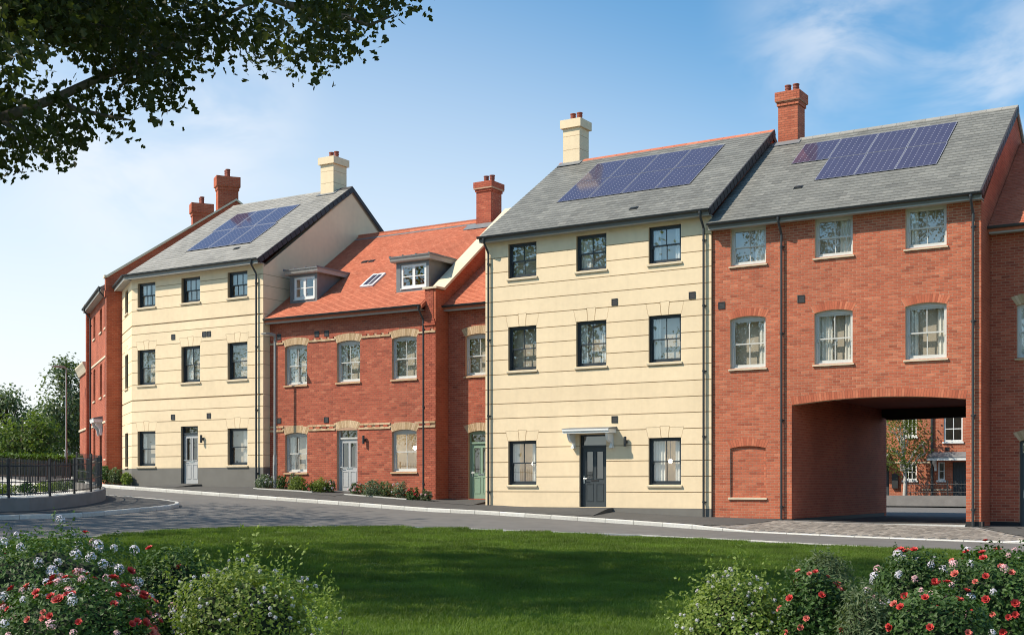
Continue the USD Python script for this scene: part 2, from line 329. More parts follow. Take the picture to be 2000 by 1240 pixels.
def brick_field(region, x0, x1, z0, z1, seed, bw=0.225, bh=0.075, j=0.012):
    """Stretcher-bond bricks inside a polygon, whole or cut: a list of (polygon or None, x0, x1, z0, z1, tone)."""
    r = np.random.default_rng(seed); pr = prep(region); out = []
    for k in range(int(math.floor(z0 / bh)), int(math.ceil(z1 / bh)) + 1):
        za, zb = k * bh + j / 2, (k + 1) * bh - j / 2
        for i in range(int(math.floor(x0 / bw)) - 1, int(math.ceil(x1 / bw)) + 1):
            xa = (i + 0.5 * (k % 2)) * bw + j / 2; xb = xa + bw - j
            if xb < x0 - .01 or xa > x1 + .01: continue
            b = sbox(xa, za, xb, zb); tone = float(np.clip(r.normal(0.5, 0.19), 0, 1))
            if pr.contains(b): out.append((None, xa, xb, za, zb, tone))
            elif pr.intersects(b):
                q = b.intersection(region)
                if q.area > 2e-4: out.append((q, xa, xb, za, zb, tone))
    return out

class House:
    def __init__(self, name, label, origin, rot=0.0, cat='house'):
        self.o, self.rot = np.array(origin, float), rot
        self.p = xform('/World', name, origin if not rot else origin, math.degrees(rot), label=label, cat=cat)
        self.off = (0.0, 0.0, self.o[2]) if rot else (self.o[0], 0.0, self.o[2])
        self.single = 0
    def world(self, P):
        P = np.asarray(P, float)
        if not self.rot: return P + np.array([0, self.o[1], 0])
        c, s = math.cos(self.rot), math.sin(self.rot)
        return np.stack([self.o[0] + c * P[..., 0] - s * P[..., 1], self.o[1] + s * P[..., 0] + c * P[..., 1], P[..., 2]], -1)
    def put(self, name, mb, mat, parent=None, **kw): return put(parent or self.p, name, mb, mat, off=self.off, **kw)
    def x(self, name, parent=None, **kw): return xform(parent or self.p, name, **kw)
    def many(self, name, rest, items, mat, parent=None, limit=300):
        """items: (centre, MB). The ones that show largest become prims of their own, the others one joined part."""
        C = self.world(np.array([c for c, _ in items])); size = 1 / depth_of(C)
        order = np.argsort(-size, kind='stable'); left = MB()
        for n, i in enumerate(order):
            mb = items[i][1]
            if n < limit: self.put(name, mb, mat, parent)
            else: left.add(*mb.arrays()[:2], mb.arrays()[2])
        self.put(rest, left, mat, parent, kind='stuff')

def bricks(H, region, mat, seed, y=0.0, limit=300, name='brick', rest='brickwork', parent=None, proud=0.005):
    x0, z0, x1, z1 = region.bounds; items = []
    for q, xa, xb, za, zb, tone in brick_field(region, x0, x1, z0, z1, seed):
        m = MB(); d = y + 0.0015 * (tone - .5)
        if q is None: m.box(xa, xb, d, y + proud + .006, za, zb, tone)
        else: m.prism(q, d, y + proud + .006, tone)
        if m.V: items.append((((xa + xb) / 2, y, (za + zb) / 2) if q is None else ((xa + xb) / 2, y + 400 * (q is not None), (za + zb) / 2), m))
    H.many(name, rest, items, mat, parent, limit)
def wall(H, poly, openings, y=0.005, thick=0.3, mat='mortar', name='wall', **kw):
    q = poly.difference(unary_union([opening(o, 0.003) for o in openings])) if openings else poly
    return H.put(name, MB().prism(q, y, y + thick), mat, **kw)

def sash_window(H, o, frame, sill=None, reveal=0.10, cols=2, rows=(1, 1), curtains='', lamps=(), blind=True, head=0.0, sill_mat='stone', sill_out=0.05, room=None, parts_label=None):
    """A sliding sash window in its opening: box frame, two sashes with glazing bars, panes, sill, curtains and the room behind."""
    x0, x1, z0, z1 = o['x0'], o['x1'], o['z0'], o['z1']
    W = H.x('window'); y = reveal; f = 0.055
    fr = MB()
    fr.box(x0, x0 + f, y, y + .12, z0, z1); fr.box(x1 - f, x1, y, y + .12, z0, z1); fr.box(x0 + f, x1 - f, y - .001, y + .119, z0, z0 + .04)
    if o.get('crown'):
        pts, _ = arc(x0, x1, z1, o['crown'])
        fr.prism(Polygon([tuple(p) for p in pts] + [(x1, z1 - f + .01), (x0, z1 - f + .01)]), y - .002, y + .12)
        top = z1 - f + .01
    else:
        fr.box(x0 + f, x1 - f, y, y + .119, z1 - f, z1); top = z1 - f
    H.put('frame', fr, frame, W)
    xi0, xi1, zb = x0 + f, x1 - f, z0 + .04; mid = (zb + top) / 2 + 0.0
    for nm, za, zc, yy, n_r in (('upper_sash', mid - .02, top, y + .02, rows[0]), ('lower_sash', zb, mid + .02, y + .062, rows[1])):
        s = MB(); st = .042; br = .075 if nm == 'lower_sash' else .036
        s.box(xi0, xi0 + st, yy, yy + .038, za, zc); s.box(xi1 - st, xi1, yy, yy + .038, za, zc)
        s.box(xi0 + st, xi1 - st, yy + .001, yy + .037, za, za + br); s.box(xi0 + st, xi1 - st, yy + .001, yy + .037, zc - (.042 if nm == 'upper_sash' else .036), zc)
        for k in range(1, cols):
            xx = xi0 + st + (xi1 - xi0 - 2 * st) * k / cols; s.box(xx - .0115, xx + .0115, yy + .004, yy + .034, za + br, zc - .036)
        if nm == 'upper_sash':
            for xx in (xi0 + .004, xi1 - .038): s.box(xx, xx + .034, yy + .002, yy + .036, za - .07, za)
        H.put(nm, s, frame, W)
        g = MB().add([[xi0 + st - .003, yy + .018, za + br - .003], [xi1 - st + .003, yy + .018, za + br - .003], [xi1 - st + .003, yy + .018, zc - .033], [xi0 + st - .003, yy + .018, zc - .033]], [[0, 1, 2], [0, 2, 3]])
        H.put('pane', g, 'glass', W)
    if sill is not None:
        H.put('sill', MB().prism(Polygon([(-sill_out, z0 - sill), (reveal + .02, z0 - sill), (reveal + .02, z0), (reveal - .005, z0 + .002), (-sill_out, z0 - .022)]), x0 - .045, x1 + .045, plane='yz'), sill_mat, W)
    for cz in curtains:
        w = .27 if cz in 'LR' else .42
        xa = {'L': x0 + .02, 'l': x0 + .02, 'R': x1 - w - .02, 'r': x1 - w - .02}[cz]
        n = 40; u = np.linspace(0, 1, n); yy = .265 + .02 * np.sin(u * w * 62 + x0) + .008 * np.sin(u * w * 131)
        v = np.concatenate([np.stack([xa + u * w, yy, np.full(n, z0 - .25)], 1), np.stack([xa + u * w, yy, np.full(n, z1 + .12)], 1)])
        H.put('curtain', MB().add(v, [[i, i + 1, n + i + 1, n + i] for i in range(n - 1)]), 'curtain', W, smooth=True)
    if blind and not lamps:
        H.put('blind', MB().box(x0 + .01, x1 - .01, .345, .352, z0 - .1, z1 + .08), 'blind', W)
    for lx, lz, ly, lr in lamps:
        L = MB().tube([(x0 + lx, ly, z0 + lz + lr), (x0 + lx, ly, z1 + .38)], .008, 6)
        pl = H.put('pendant_cord', L, 'iron', W)
        sp = trimesh.creation.icosphere(2, lr); sp.apply_translation((x0 + lx, ly, z0 + lz))
        H.put('pendant_globe', MB().add(sp.vertices, sp.faces), 'bulb', W, smooth=True)
    if room: make_room(H, W, *room, win=o)
    return W
def make_room(H, parent, xa, xb, za, zb, depth=1.5, y=.318, win=None):
    """The near part of the room behind a window."""
    if win: xa, xb, za, zb = max(xa, win['x0'] - .42), min(xb, win['x1'] + .42), max(za, win['z0'] - .55), min(zb, win['z1'] + .3)
    v = [[xa, y, za], [xb, y, za], [xb, depth, za], [xa, depth, za], [xa, y, zb], [xb, y, zb], [xb, depth, zb], [xa, depth, zb]]
    H.put('room', MB().add(v, [[0, 1, 2, 3], [7, 6, 5, 4], [3, 2, 6, 7], [0, 3, 7, 4], [2, 1, 5, 6]]), 'room', parent)

def panel_door(H, o, frame, leaf, trans=0.30, reveal=0.11, light=True, room=None, handle='L'):
    x0, x1, z0, z1 = o['x0'], o['x1'], o['z0'], o['z1']; top = z1
    D = H.x('door'); y = reveal; f = .05
    fr = MB().box(x0, x0 + f, y, y + .1, z0, top).box(x1 - f, x1, y, y + .1, z0, top)
    if o.get('crown'):
        pts, _ = arc(x0, x1, z1, o['crown']); fr.prism(Polygon([tuple(p) for p in pts] + [(x1, z1 - .04), (x0, z1 - .04)]), y - .002, y + .1); ft = z1 - .04
    else: fr.box(x0 + f, x1 - f, y, y + .099, top - f, top); ft = top - f
    zt = ft - trans
    fr.box(x0 + f, x1 - f, y - .015, y + .1, zt, zt + .06)
    H.put('frame', fr, frame, D)
    H.put('fanlight', MB().add([[x0 + f, y + .05, zt + .06], [x1 - f, y + .05, zt + .06], [x1 - f, y + .05, ft], [x0 + f, y + .05, ft]], [[0, 1, 2], [0, 2, 3]]), 'glass', D)
    xl, xr = x0 + f, x1 - f; w = xr - xl; hz = zt - z0
    g = [(xl + .13, xl + w / 2 - .06), (xl + w / 2 + .06, xr - .13)]
    zg0, zg1 = z0 + hz * .475, z0 + hz * .925; zp0, zp1 = z0 + hz * .10, z0 + hz * .385
    leafp = sbox(xl, z0, xr, zt)
    holes = [sbox(a, zg0, b, zg1) for a, b in g] if light else []
    H.put('leaf', MB().prism(leafp.difference(unary_union(holes)) if holes else leafp, y + .03, y + .075), leaf, D)
    for a, b in g:
        if light: H.put('pane', MB().add([[a, y + .05, zg0], [b, y + .05, zg0], [b, y + .05, zg1], [a, y + .05, zg1]], [[0, 1, 2], [0, 2, 3]]), 'glass', D)
        m = MB()
        bead = sbox(a - .012, zp0 - .012, b + .012, zp1 + .012).difference(sbox(a + .012, zp0 + .012, b - .012, zp1 - .012))
        m.prism(bead, y + .018, y + .031)
        H.put('panel_moulding', m, leaf, D)
        if light: H.put('glazing_bead', MB().prism(sbox(a - .02, zg0 - .02, b + .02, zg1 + .02).difference(sbox(a, zg0, b, zg1)), y + .016, y + .031), leaf, D)
    hx = xl + .055 if handle == 'L' else xr - .055; s = 1 if handle == 'L' else -1; hzz = z0 + hz * .455
    h = MB().box(hx - .02, hx + .02, y + .016, y + .03, hzz - .11, hzz + .11).tube([(hx, y + .018, hzz + .03), (hx, y - .04, hzz + .03)], .011, 8).tube([(hx - s * .005, y - .04, hzz + .03), (hx + s * .13, y - .04, hzz + .03)], .010, 8)
    H.put('handle', h, 'metal', D)
    H.put('letter_plate', MB().box(xl + w / 2 - .13, xl + w / 2 + .13, y + .02, y + .031, hzz - .05, hzz + .0), 'metal' if leaf != 'door_slate' else 'iron', D)
    H.put('threshold', MB().box(x0, x1, y - .06, y + .1, z0 - .04, z0), 'dark_plastic', D)
    if room: make_room(H, D, *room)
    return D

def eaves(H, x0, x1, ze, y_wall=0.0, out=0.27, top=0.17, gut='dark_plastic', fas='fascia_grey', endcaps=True):
    H.put('soffit', MB().box(x0, x1, y_wall - out, y_wall - .002, ze, ze + .02), fas)
    H.put('fascia', MB().box(x0, x1, y_wall - out - .022, y_wall - out - .001, ze - .015, ze + top - .02), fas)
    t = np.linspace(-np.pi / 2, np.pi / 2, 9); r = .058; yc, zc = y_wall - out - .022 - r - .004, ze + top - .01
    prof = [(yc + r * math.sin(a) * 1.0, zc - r * math.cos(a)) for a in t]; inner = [(yc + (r - .007) * math.sin(a), zc - (r - .007) * math.cos(a) + .002) for a in t[::-1]]
    lip = [(yc - r - .008, zc), (yc - r - .008, zc + .012), (yc - r + .004, zc + .012)]
    H.put('gutter', MB().prism(Polygon(prof + [(yc + r, zc + .012), (yc + r - .006, zc + .012)] + inner + lip[::-1]), x0 - .02, x1 + .02, plane='yz'), gut)
    n = max(1, int((x1 - x0) / 1.2)); b = MB()
    for k in range(n + 1):
        xx = x0 + .1 + (x1 - x0 - .2) * k / n; b.prism(Polygon([(yc + math.sin(a) * (r + .006), zc - math.cos(a) * (r + .006)) for a in t]), xx - .014, xx + .014, plane='yz')
    H.put('gutter_bracket', b, gut, kind='stuff')
def downpipe(H, x, ztop, zbot, y_wall=0.0, out=0.27, gut='dark_plastic', shoe=False):
    yo, yw = y_wall - out - .08, y_wall - .075
    D = MB().tube([(x, yo, ztop), (x, yo, ztop - .1), (x, yo + .03, ztop - .16), (x, yw - .03, ztop - .16 - (yw - yo) * .9), (x, yw, ztop - .22 - (yw - yo) * .9), (x, yw, zbot)], .036, 10)
    D.tube([(x, yo, ztop + .05), (x, yo, ztop - .07)], .046, 10)
    H_ = H.put('downpipe', D, gut, smooth=40)
    b = MB(); n = max(2, int((ztop - zbot) / 1.8))
    for k in range(n):
        z = zbot + .5 + (ztop - .8 - zbot - .5) * k / max(1, n - 1)
        b.tube([(x, yw, z - .025), (x, yw, z + .025)], .044, 10); b.box(x - .07, x + .07, y_wall - .035, y_wall + .004, z - .014, z + .014)
    H.put('pipe_clip', b, gut, kind='stuff')

class Slope:
    """A roof plane: x along the eave, t up the slope, n off it."""
    def __init__(s, ye, ze, m): s.ye, s.ze, s.th = ye, ze, math.atan(m); s.c, s.s = math.cos(s.th), math.sin(s.th)
    def P(s, x, t, n): return np.stack(np.broadcast_arrays(np.asarray(x, float), s.ye + np.asarray(t) * s.c - np.asarray(n) * s.s, s.ze + np.asarray(t) * s.s + np.asarray(n) * s.c), -1)
    def box(s, mb, x0, x1, t0, t1, n0, n1, tone=.5, n1b=None):
        b = n1 if n1b is None else n1b
        v = np.array([s.P(x0, t0, n0), s.P(x1, t0, n0), s.P(x1, t1, n0), s.P(x0, t1, n0), s.P(x0, t0, n1), s.P(x1, t0, n1), s.P(x1, t1, b), s.P(x0, t1, b)])
        return mb.hexa(v, tone)
def lay(H, S, x0, x1, T, gauge, width, mat, name, rest, seed, holes=(), thick=.008, parent=None, limit=300, jitter=.003, left=None):
    """Slates or tiles in lapped courses; holes: (x0, x1, t0, t1) left out; left(t): the left edge where it is not straight."""
    r = np.random.default_rng(seed); items = []; n = int(math.ceil(T / gauge))
    for k in range(n):
        t0, t1 = k * gauge, min((k + 1) * gauge + .03, T)
        xs = x0 - width * ((0.5 if k % 2 else 1.0) + (r.uniform(-.5, .5) if width < .2 else 0))
        while xs < x1:
            lo = x0 if left is None else left((t0 + t1) / 2)
            a, b = max(xs + .002, lo), min(xs + width - .002, x1); xs += width
            if b - a < .02: continue
            cx, ct = (a + b) / 2, (t0 + t1) / 2
            if any(h[0] - .01 < b and a < h[1] + .01 and h[2] < t0 + gauge * .7 and t0 + gauge * .3 < h[3] for h in holes): 
                cut = [h for h in holes if h[0] - .01 < b and a < h[1] + .01 and h[2] < t0 + gauge * .7 and t0 + gauge * .3 < h[3]]
                h = cut[0]
                if a < h[0] - .02: b = h[0]
                elif b > h[1] + .02: a = h[1]
                else: continue
            m = MB(); d = r.normal(0, jitter); lift = (.013 if thick < .009 else .016) + r.uniform(0, .003)
            v = np.array([S.P(a, t0 + d, lift - thick), S.P(b, t0 + d, lift - thick), S.P(b, t1, .0), S.P(a, t1, .0), S.P(a, t0 + d, lift), S.P(b, t0 + d, lift), S.P(b, t1, .004), S.P(a, t1, .004)])
            m.hexa(v, float(np.clip(r.normal(.5, .22), 0, 1)))
            items.append((S.P(cx, ct, 0), m))
    H.many(name, rest, items, mat, parent, limit)
def ridge_tiles(H, x0, x1, y, z, mat, m, length=.45, crest=False, parent=None, w=.17, lift=.05):
    r = np.random.default_rng(5)
    n = int(round((x1 - x0) / length)); L = (x1 - x0) / n
    for k in range(n):
        a, b = x0 + k * L + .004, x0 + (k + 1) * L - .004
        pol = Polygon([(y - w, z - w * m + lift - .02), (y, z + lift), (y + w, z - w * m + lift - .02), (y + w, z - w * m + lift - .04), (y, z + lift - .025), (y - w, z - w * m + lift - .04)])
        mb = MB().prism(pol, a, b, float(r.uniform(.25, .9)), plane='yz')
        if crest:
            for q in range(6):
                xx = a + (b - a) * (q + .5) / 6; mb.prism(Polygon([(xx - .026, z + lift - .005), (xx + .026, z + lift - .005), (xx + .026, z + lift + .035), (xx, z + lift + .065), (xx - .026, z + lift + .035)]), y - .012, y + .012, .6)
        H.put('ridge_tile', mb, mat, parent)
def chimney(H, x0, x1, y0, y1, zb, zcap0, zcap1, style, pots, brick=None, corbel=True, seed=1, potr=.10, poth=.3, flash='front'):
    """A stack with its oversailing cap and pots; style 'render' or a brick material."""
    C = H.x('chimney')
    if style == 'render':
        z = zcap0; st = MB()
        core = MB().box(x0 + .014, x1 - .012, y0 + .012, y1 - .012, zb, zcap1 - .01); H.put('core', core, 'render_back', C)
        for za, zc in ((zcap0 - .29, zcap0), (zcap0 - .775, zcap0 - .302), (zb, zcap0 - .787)):
            if zc > za: H.put('render_band', MB().box(x0, x1, y0, y1, za, zc, .5), 'cream_render', C)
        H.put('cap', MB().box(x0 - .08, x1 + .08, y0 - .08, y1 + .08, zcap0, zcap1), 'cream_render', C)
    else:
        pass
    if style == 'pattern':
        s_ = MB().box(x0, x1, y0, y1, zb, zcap0).box(x0 - .035, x1 + .035, y0 - .035, y1 + .035, zcap0 - .15, zcap0 - .001).box(x0 - .085, x1 + .085, y0 - .085, y1 + .085, zcap0, zcap1)
        H.put('stack', s_, 'brick_pattern_side', C)
    elif style != 'render':
        H.put('core', MB().box(x0 + .006, x1 - .006, y0 + .006, y1 - .006, zb, zcap1 - .012).box(x0 - .077, x1 + .077, y0 - .077, y1 + .077, zcap0 + .01, zcap1 - .012), 'mortar_red', C)
        bm = MB(); r = np.random.default_rng(seed)
        def course(xa, xb, ya, yb, z, odd):
            dx = xb - xa; nx = max(2, int(round(dx / .225))); ny = max(2, int(round((yb - ya) / .225)))
            ex = np.linspace(xa, xb, nx + 1); ey = np.linspace(ya, yb, ny + 1)
            if odd: ex = np.concatenate([[xa], (ex[1:] + ex[:-1]) / 2, [xb]]); ey = np.concatenate([[ya], (ey[1:] + ey[:-1]) / 2, [yb]])
            for i in range(len(ex) - 1):
                for yy in ((ya, ya + .1), (yb - .1, yb)): bm.box(ex[i] + (.005 if i else 0), ex[i + 1] - (.005 if i < len(ex) - 2 else 0), yy[0], yy[1], z + .005, z + .07, float(np.clip(r.normal(.55, .16), 0, 1)))
            for i in range(len(ey) - 1):
                e0, e1 = max(ey[i], ya + .102), min(ey[i + 1], yb - .102)
                if e1 - e0 < .03: continue
                for xx in ((xa, xa + .1), (xb - .1, xb)): bm.box(xx[0], xx[1], e0 + .005, e1 - .005, z + .005, z + .07, float(np.clip(r.normal(.55, .16), 0, 1)))
        k = 0; z = zb
        while z < zcap1 - .03:
            e = .0
            if z >= zcap0 - .01: e = .085
            elif corbel and z >= zcap0 - .16: e = .035
            course(x0 - e, x1 + e, y0 - e, y1 + e, z, k % 2); z += .075; k += 1
        H.put('brickwork', bm, style, C, kind='stuff')
        H.put('flaunching', MB().box(x0 - .03, x1 + .03, y0 - .03, y1 + .03, zcap1 - .03, zcap1 + .012), 'concrete', C)
    xm, ym = (x0 + x1) / 2, (y0 + y1) / 2
    for k in range(pots):
        dx = (k - (pots - 1) / 2) * .27
        pr = [(0, -.02), (potr * .95, -.02), (potr * .92, poth * .55), (potr * 1.04, poth * .57), (potr * 1.04, poth * .66), (potr * .94, poth * .68), (potr * .95, poth * .86), (potr * 1.1, poth * .88), (potr * 1.1, poth), (potr * .78, poth), (potr * .76, poth * .4), (0, poth * .4)]
        H.put('chimney_pot', MB().lathe(pr, (xm + dx + .02, ym, zcap1)), 'pot', C, smooth=50)
    return C
def solar(H, S, x0, x1, t0, t1, mg=.014):
    P = H.x('solar_panel')
    fr = MB()
    S.box(fr, x0, x1, t0, t1, .0, .034); H.put('frame', fr, 'dark_plastic', P)
    b = MB(); S.box(b, x0 + .008, x1 - .008, t0 + .008, t1 - .008, .02, .0355); H.put('back_sheet', b, 'back_sheet', P)
    c = MB(); nx, nt = 6, 10; wx, wt = (x1 - x0 - 2 * mg) / nx, (t1 - t0 - 2 * mg) / nt
    for i in range(nx):
        for j in range(nt):
            a, e, p, q = x0 + mg + i * wx + .002, x0 + mg + (i + 1) * wx - .002, t0 + mg + j * wt + .001, t0 + mg + (j + 1) * wt - .001
            h = .021
            oc = [(a + h, p), (e - h, p), (e, p + h), (e, q - h), (e - h, q), (a + h, q), (a, q - h), (a, p + h)]
            c.add(S.P(np.array([o[0] for o in oc]), np.array([o[1] for o in oc]), .0375), [[0, k, k + 1] for k in range(1, 7)])
    H.put('cell', c, 'cell', P, kind='stuff')
def wall_vent(H, x, z, y=0.0, s=.105):
    m = MB().prism(sbox(x - s, z - s, x + s, z + s).difference(sbox(x - s + .02, z - s + .02, x + s - .02, z + s - .02)), y - .018, y + .02)
    for k in range(4): zz = z - s + .035 + k * (2 * s - .06) / 4; m.hexa([[x - s + .02, y - .012, zz], [x + s - .02, y - .012, zz], [x + s - .02, y + .012, zz + .03], [x - s + .02, y + .012, zz + .03], [x - s + .02, y - .012, zz + .006], [x + s - .02, y - .012, zz + .006], [x + s - .02, y + .012, zz + .038], [x - s + .02, y + .012, zz + .038]])
    m.box(x - s + .02, x + s - .02, y - .010, y + .01, z - s + .02, z + s - .02)
    H.put('wall_vent', m, 'iron')
def wall_light(H, x, z, y=0.0):
    m = MB().box(x - .04, x + .04, y - .02, y + .003, z - .05, z + .05).box(x - .02, x + .02, y - .07, y - .02, z - .02, z + .02)
    m.tube([(x, y - .1, z - .15), (x, y - .1, z + .15)], .045, 12)
    H.put('wall_light', m, 'dark_plastic', smooth=40)
def slate_vent(H, S, x, t):
    m = MB(); S.box(m, x - .13, x + .13, t - .1, t + .1, .005, .028); S.box(m, x - .11, x + .11, t - .06, t + .06, .028, .06, n1b=.035)
    H.put('roof_vent', m, 'dark_plastic')
def verge(H, S, x0, x1, T, zb=.03, mat='verge_dark', drop=.16, parent=None, both=None):
    """Dark verge board along the sloping edge, stepped like a dry verge."""
    m = MB(); S.box(m, x0, x1, -.05, T + .03, -.02 - drop, .026); H.put('verge_board', m, mat, parent)
    n = int(T / .3); q = MB()
    for k in range(n): S.box(q, x1, x1 + .014, k * T / n, (k + .86) * T / n, -.11 - drop * .6, .034)
    H.put('verge_cap', q, mat, parent, kind='stuff')
def gable(H, y0, y1, z0, ze, yr, zr, x0, x1, mat, name='gable_wall', ye0=None, **kw):
    """A gable wall in the plane of depth: eaves height ze at y0 and y1, apex at yr."""
    H.put(name, MB().prism(Polygon([(y0, z0), (y1, z0), (y1, ze), (yr, zr), (y0, ze)]), x0, x1, plane='yz'), mat, **kw)
def deck(H, S, x0, x1, T, yr, zr, yb, zb, mat='plinth_grey'):
    """The body of the roof under its covering: front and rear slopes as one solid, a little below the slates."""
    a = S.P(0, 0, -.01)[1:]; b = S.P(0, T, -.01)[1:]
    H.put('roof_deck', MB().prism(Polygon([tuple(a), tuple(b), (yb, zb), (yb, zb - .15), (yr, b[1] - .2), (a[0], a[1] - .14)]), x0, x1, plane='yz'), mat)
# ------------------------------------------------------------------ rendered walls in bands
def head_stones(o, top, key=0.035, sp=0.085):
    x0, x1, z = o['x0'], o['x1'], o['z1']; xm = (x0 + x1) / 2; g = .010
    kb, kt = .115, .155
    L = Polygon([(x0 - .005, z), (xm - kb - g, z), (xm - kt - g, top), (x0 - sp, top)])
    R = Polygon([(xm + kb + g, z), (x1 + .005, z), (x1 + sp, top), (xm + kt + g, top)])
    K = Polygon([(xm - kb + g * .6, z), (xm + kb - g * .6, z), (xm + kt - g * .6, top + key), (xm - kt + g * .6, top + key)])
    return [L, K, R]
def render_bands(H, region, joints, openings, heads, gap=.024, wide=(), y=0.0, deep=.026, parent=None, post=None, name='render_band'):
    """Smooth render cut into bands by recessed joints; each band is a piece of its own."""
    x0, z0, x1, z1 = region.bounds; hp = [p for o, t in heads for p in head_stones(o, t)]
    cut = unary_union([opening(o) for o in openings] + [p.buffer(.009, join_style=2) for p in hp]) if openings or hp else Polygon()
    zs = [z0] + [j for j in joints if z0 + .05 < j < z1 - .05] + [z1]; r = np.random.default_rng(3)
    for a, b in zip(zs[:-1], zs[1:]):
        ga = (.028 if a in wide else gap / 2) if a != z0 else 0; gb = (.028 if b in wide else gap / 2) if b != z1 else 0
        q = region.intersection(sbox(x0, a + ga, x1, b - gb)).difference(cut)
        for g in getattr(q, 'geoms', [q]):
            m = MB().prism(g, y, y + deep + .004, float(r.uniform(0, 1)))
            if post and m.V: post(m)
            if m.V: H.put(name, m, 'cream_render', parent)
    for p in hp:
        m = MB().prism(p.difference(unary_union([opening(o) for o in openings])), y + .0015, y + deep + .004, float(r.uniform(0, 1)))
        if post: post(m)
        H.put('head_stone', m, 'cream_render', parent)
def rect_room(ws, i, xa, xb):
    """Room bounds between the midpoints to the neighbouring windows."""
    lo = xa if i == 0 else (ws[i - 1]['x1'] + ws[i]['x0']) / 2 + .05
    hi = xb if i == len(ws) - 1 else (ws[i]['x1'] + ws[i + 1]['x0']) / 2 - .05
    return lo, hi

# ================================================================== the middle cream house
C = House('town_house', 'cream rendered three storey house with dark windows, canopied dark door and eight roof panels', (-7.96, 0.0, -1.15))
CW = [dict(x0=a, x1=a + 1.07, z0=z0, z1=z1) for z0, z1 in ((6.69, 7.80), (3.70, 5.115), (.01, 1.425)) for a in (-7.08, -4.555, -2.04)]
cdoor = dict(x0=-4.44, x1=-3.49, z0=-.68, z1=1.57)
CO = [CW[0], CW[1], CW[2], CW[3], CW[4], CW[5], CW[6], CW[8], cdoor]
cwall = sbox(-7.96, -.70, 0, 7.905)
wall(C, sbox(-7.956, -1.3, -.004, 7.9), CO, y=.026, mat='render_back')
render_bands(C, cwall, [-.215 + .4756 * k for k in range(18)], CO, [(CW[3], 5.48), (CW[4], 5.48), (CW[5], 5.48), (CW[6], 1.735), (CW[8], 1.735)])
C.put('plinth', MB().prism(sbox(-7.958, -1.35, -.002, -.704).difference(opening(cdoor)), .004, .1), 'plinth_grey')
cc = ['', 'l', 'LR', '', 'LR', 'L', 'LR', None, 'lR']
for i, o in enumerate(CW):
    if i == 7: continue
    row = i // 3; ra, rb = rect_room([CW[row * 3 + k] for k in range(3)], i % 3, -7.6, -.35)
    lam = {6: [(.44, .70, .85, .055), (.62, .76, 1.15, .095)], 8: [(.35, .72, .8, .065), (.80, .74, 1.0, .085)]}.get(i, ())
    sash_window(C, o, 'anthracite', sill=.075, curtains=cc[i], lamps=lam, room=(ra, rb, o['z0'] - .75, o['z1'] + .4 if row else 8.0))
panel_door(C, cdoor, 'anthracite', 'door_slate', trans=.34, room=(-5.0, -3.2, -.7, 2.0))
SC = Slope(-.32, 8.07, .6636); TC = (5.03 + .32) / SC.c
cpan = [(x, x + 1.18, a, b) for a, b in ((2.27, 3.965), (3.985, 5.68)) for x in (-6.16, -4.965, -3.77, -2.575)]
for p in cpan: solar(C, SC, *p, .018)
lay(C, SC, -8.02, .06, TC, .205, .30, 'slate', 'slate', 'slating', 11, holes=[(-6.17, -1.385, 2.26, 5.69), (-7.96, -7.05, TC - .42, TC)])
deck(C, SC, -8.0, .04, TC, 5.03, 11.6, 10.38, 8.07)
ridge_tiles(C, -7.05, .08, 5.03, 11.62, 'clay_tile', .6636, .45, lift=.04, w=.11)
ridge_tiles(C, -8.04, -7.93, 5.03, 11.62, 'clay_tile', .6636, .11, lift=.04, w=.11)
eaves(C, -8.03, .05, 7.905)
verge(C, SC, .05, .09, TC, drop=.15)
m = MB(); SC.box(m, -.16, .05, .0, TC, -.2, -.17); C.put('verge_soffit', m, 'fascia_grey')
gable(C, .32, 10.06, -1.3, 7.95, 5.03, 11.5, -.30, -.012, 'brick_pattern_side')
gable(C, .32, 10.06, -1.3, 7.95, 5.03, 11.5, -7.95, -7.65, 'render_back')
C.put('rear_wall', MB().box(-7.94, -.02, 9.75, 10.05, -1.3, 8.0), 'render_back')
chimney(C, -7.88, -7.20, 4.98, 5.68, 11.15, 12.85, 13.15, 'render', 2)
m = MB(); SC.box(m, -7.99, -7.06, TC - .36, TC - .05, .02, .035); C.put('lead_flashing', m, 'lead')
slate_vent(C, SC, -2.71, .8)
downpipe(C, -7.80, 8.02, -.72, 0); downpipe(C, -.21, 8.02, -1.0, 0)
for x, z in ((-3.196, 5.63), (-.606, 5.63), (-3.196, 2.02)): wall_vent(C, x, z)
wall_light(C, -2.79, 1.33)
cp = C.x('canopy')
m = MB().prism(Polygon([(-.52, 1.725), (-.52, 1.745), (0, 1.80), (0, 1.725)]), -4.78, -3.12, plane='yz'); C.put('roof', m, 'lead', cp)
m = MB().prism(Polygon([(-.50, 1.60), (-.50, 1.65), (-.535, 1.67), (-.535, 1.722), (0, 1.722), (0, 1.60)]), -4.76, -3.14, plane='yz'); C.put('cornice', m, 'window_white', cp)
for xx in (-4.66, -3.32):
    th = np.linspace(0, np.pi / 2, 8)
    pr = [(-.40, 1.598), (-.40, 1.54)] + [(-.08 - .30 * math.cos(a), 1.30 + .24 - .24 * math.sin(a) + .0) for a in th[1:]] + [(-.08, 1.22), (0, 1.22), (0, 1.598)]
    C.put('bracket', MB().prism(Polygon(pr), xx, xx + .085, plane='yz').box(xx - .012, xx + .097, -.13, 0, 1.14, 1.22), 'window_white', cp)

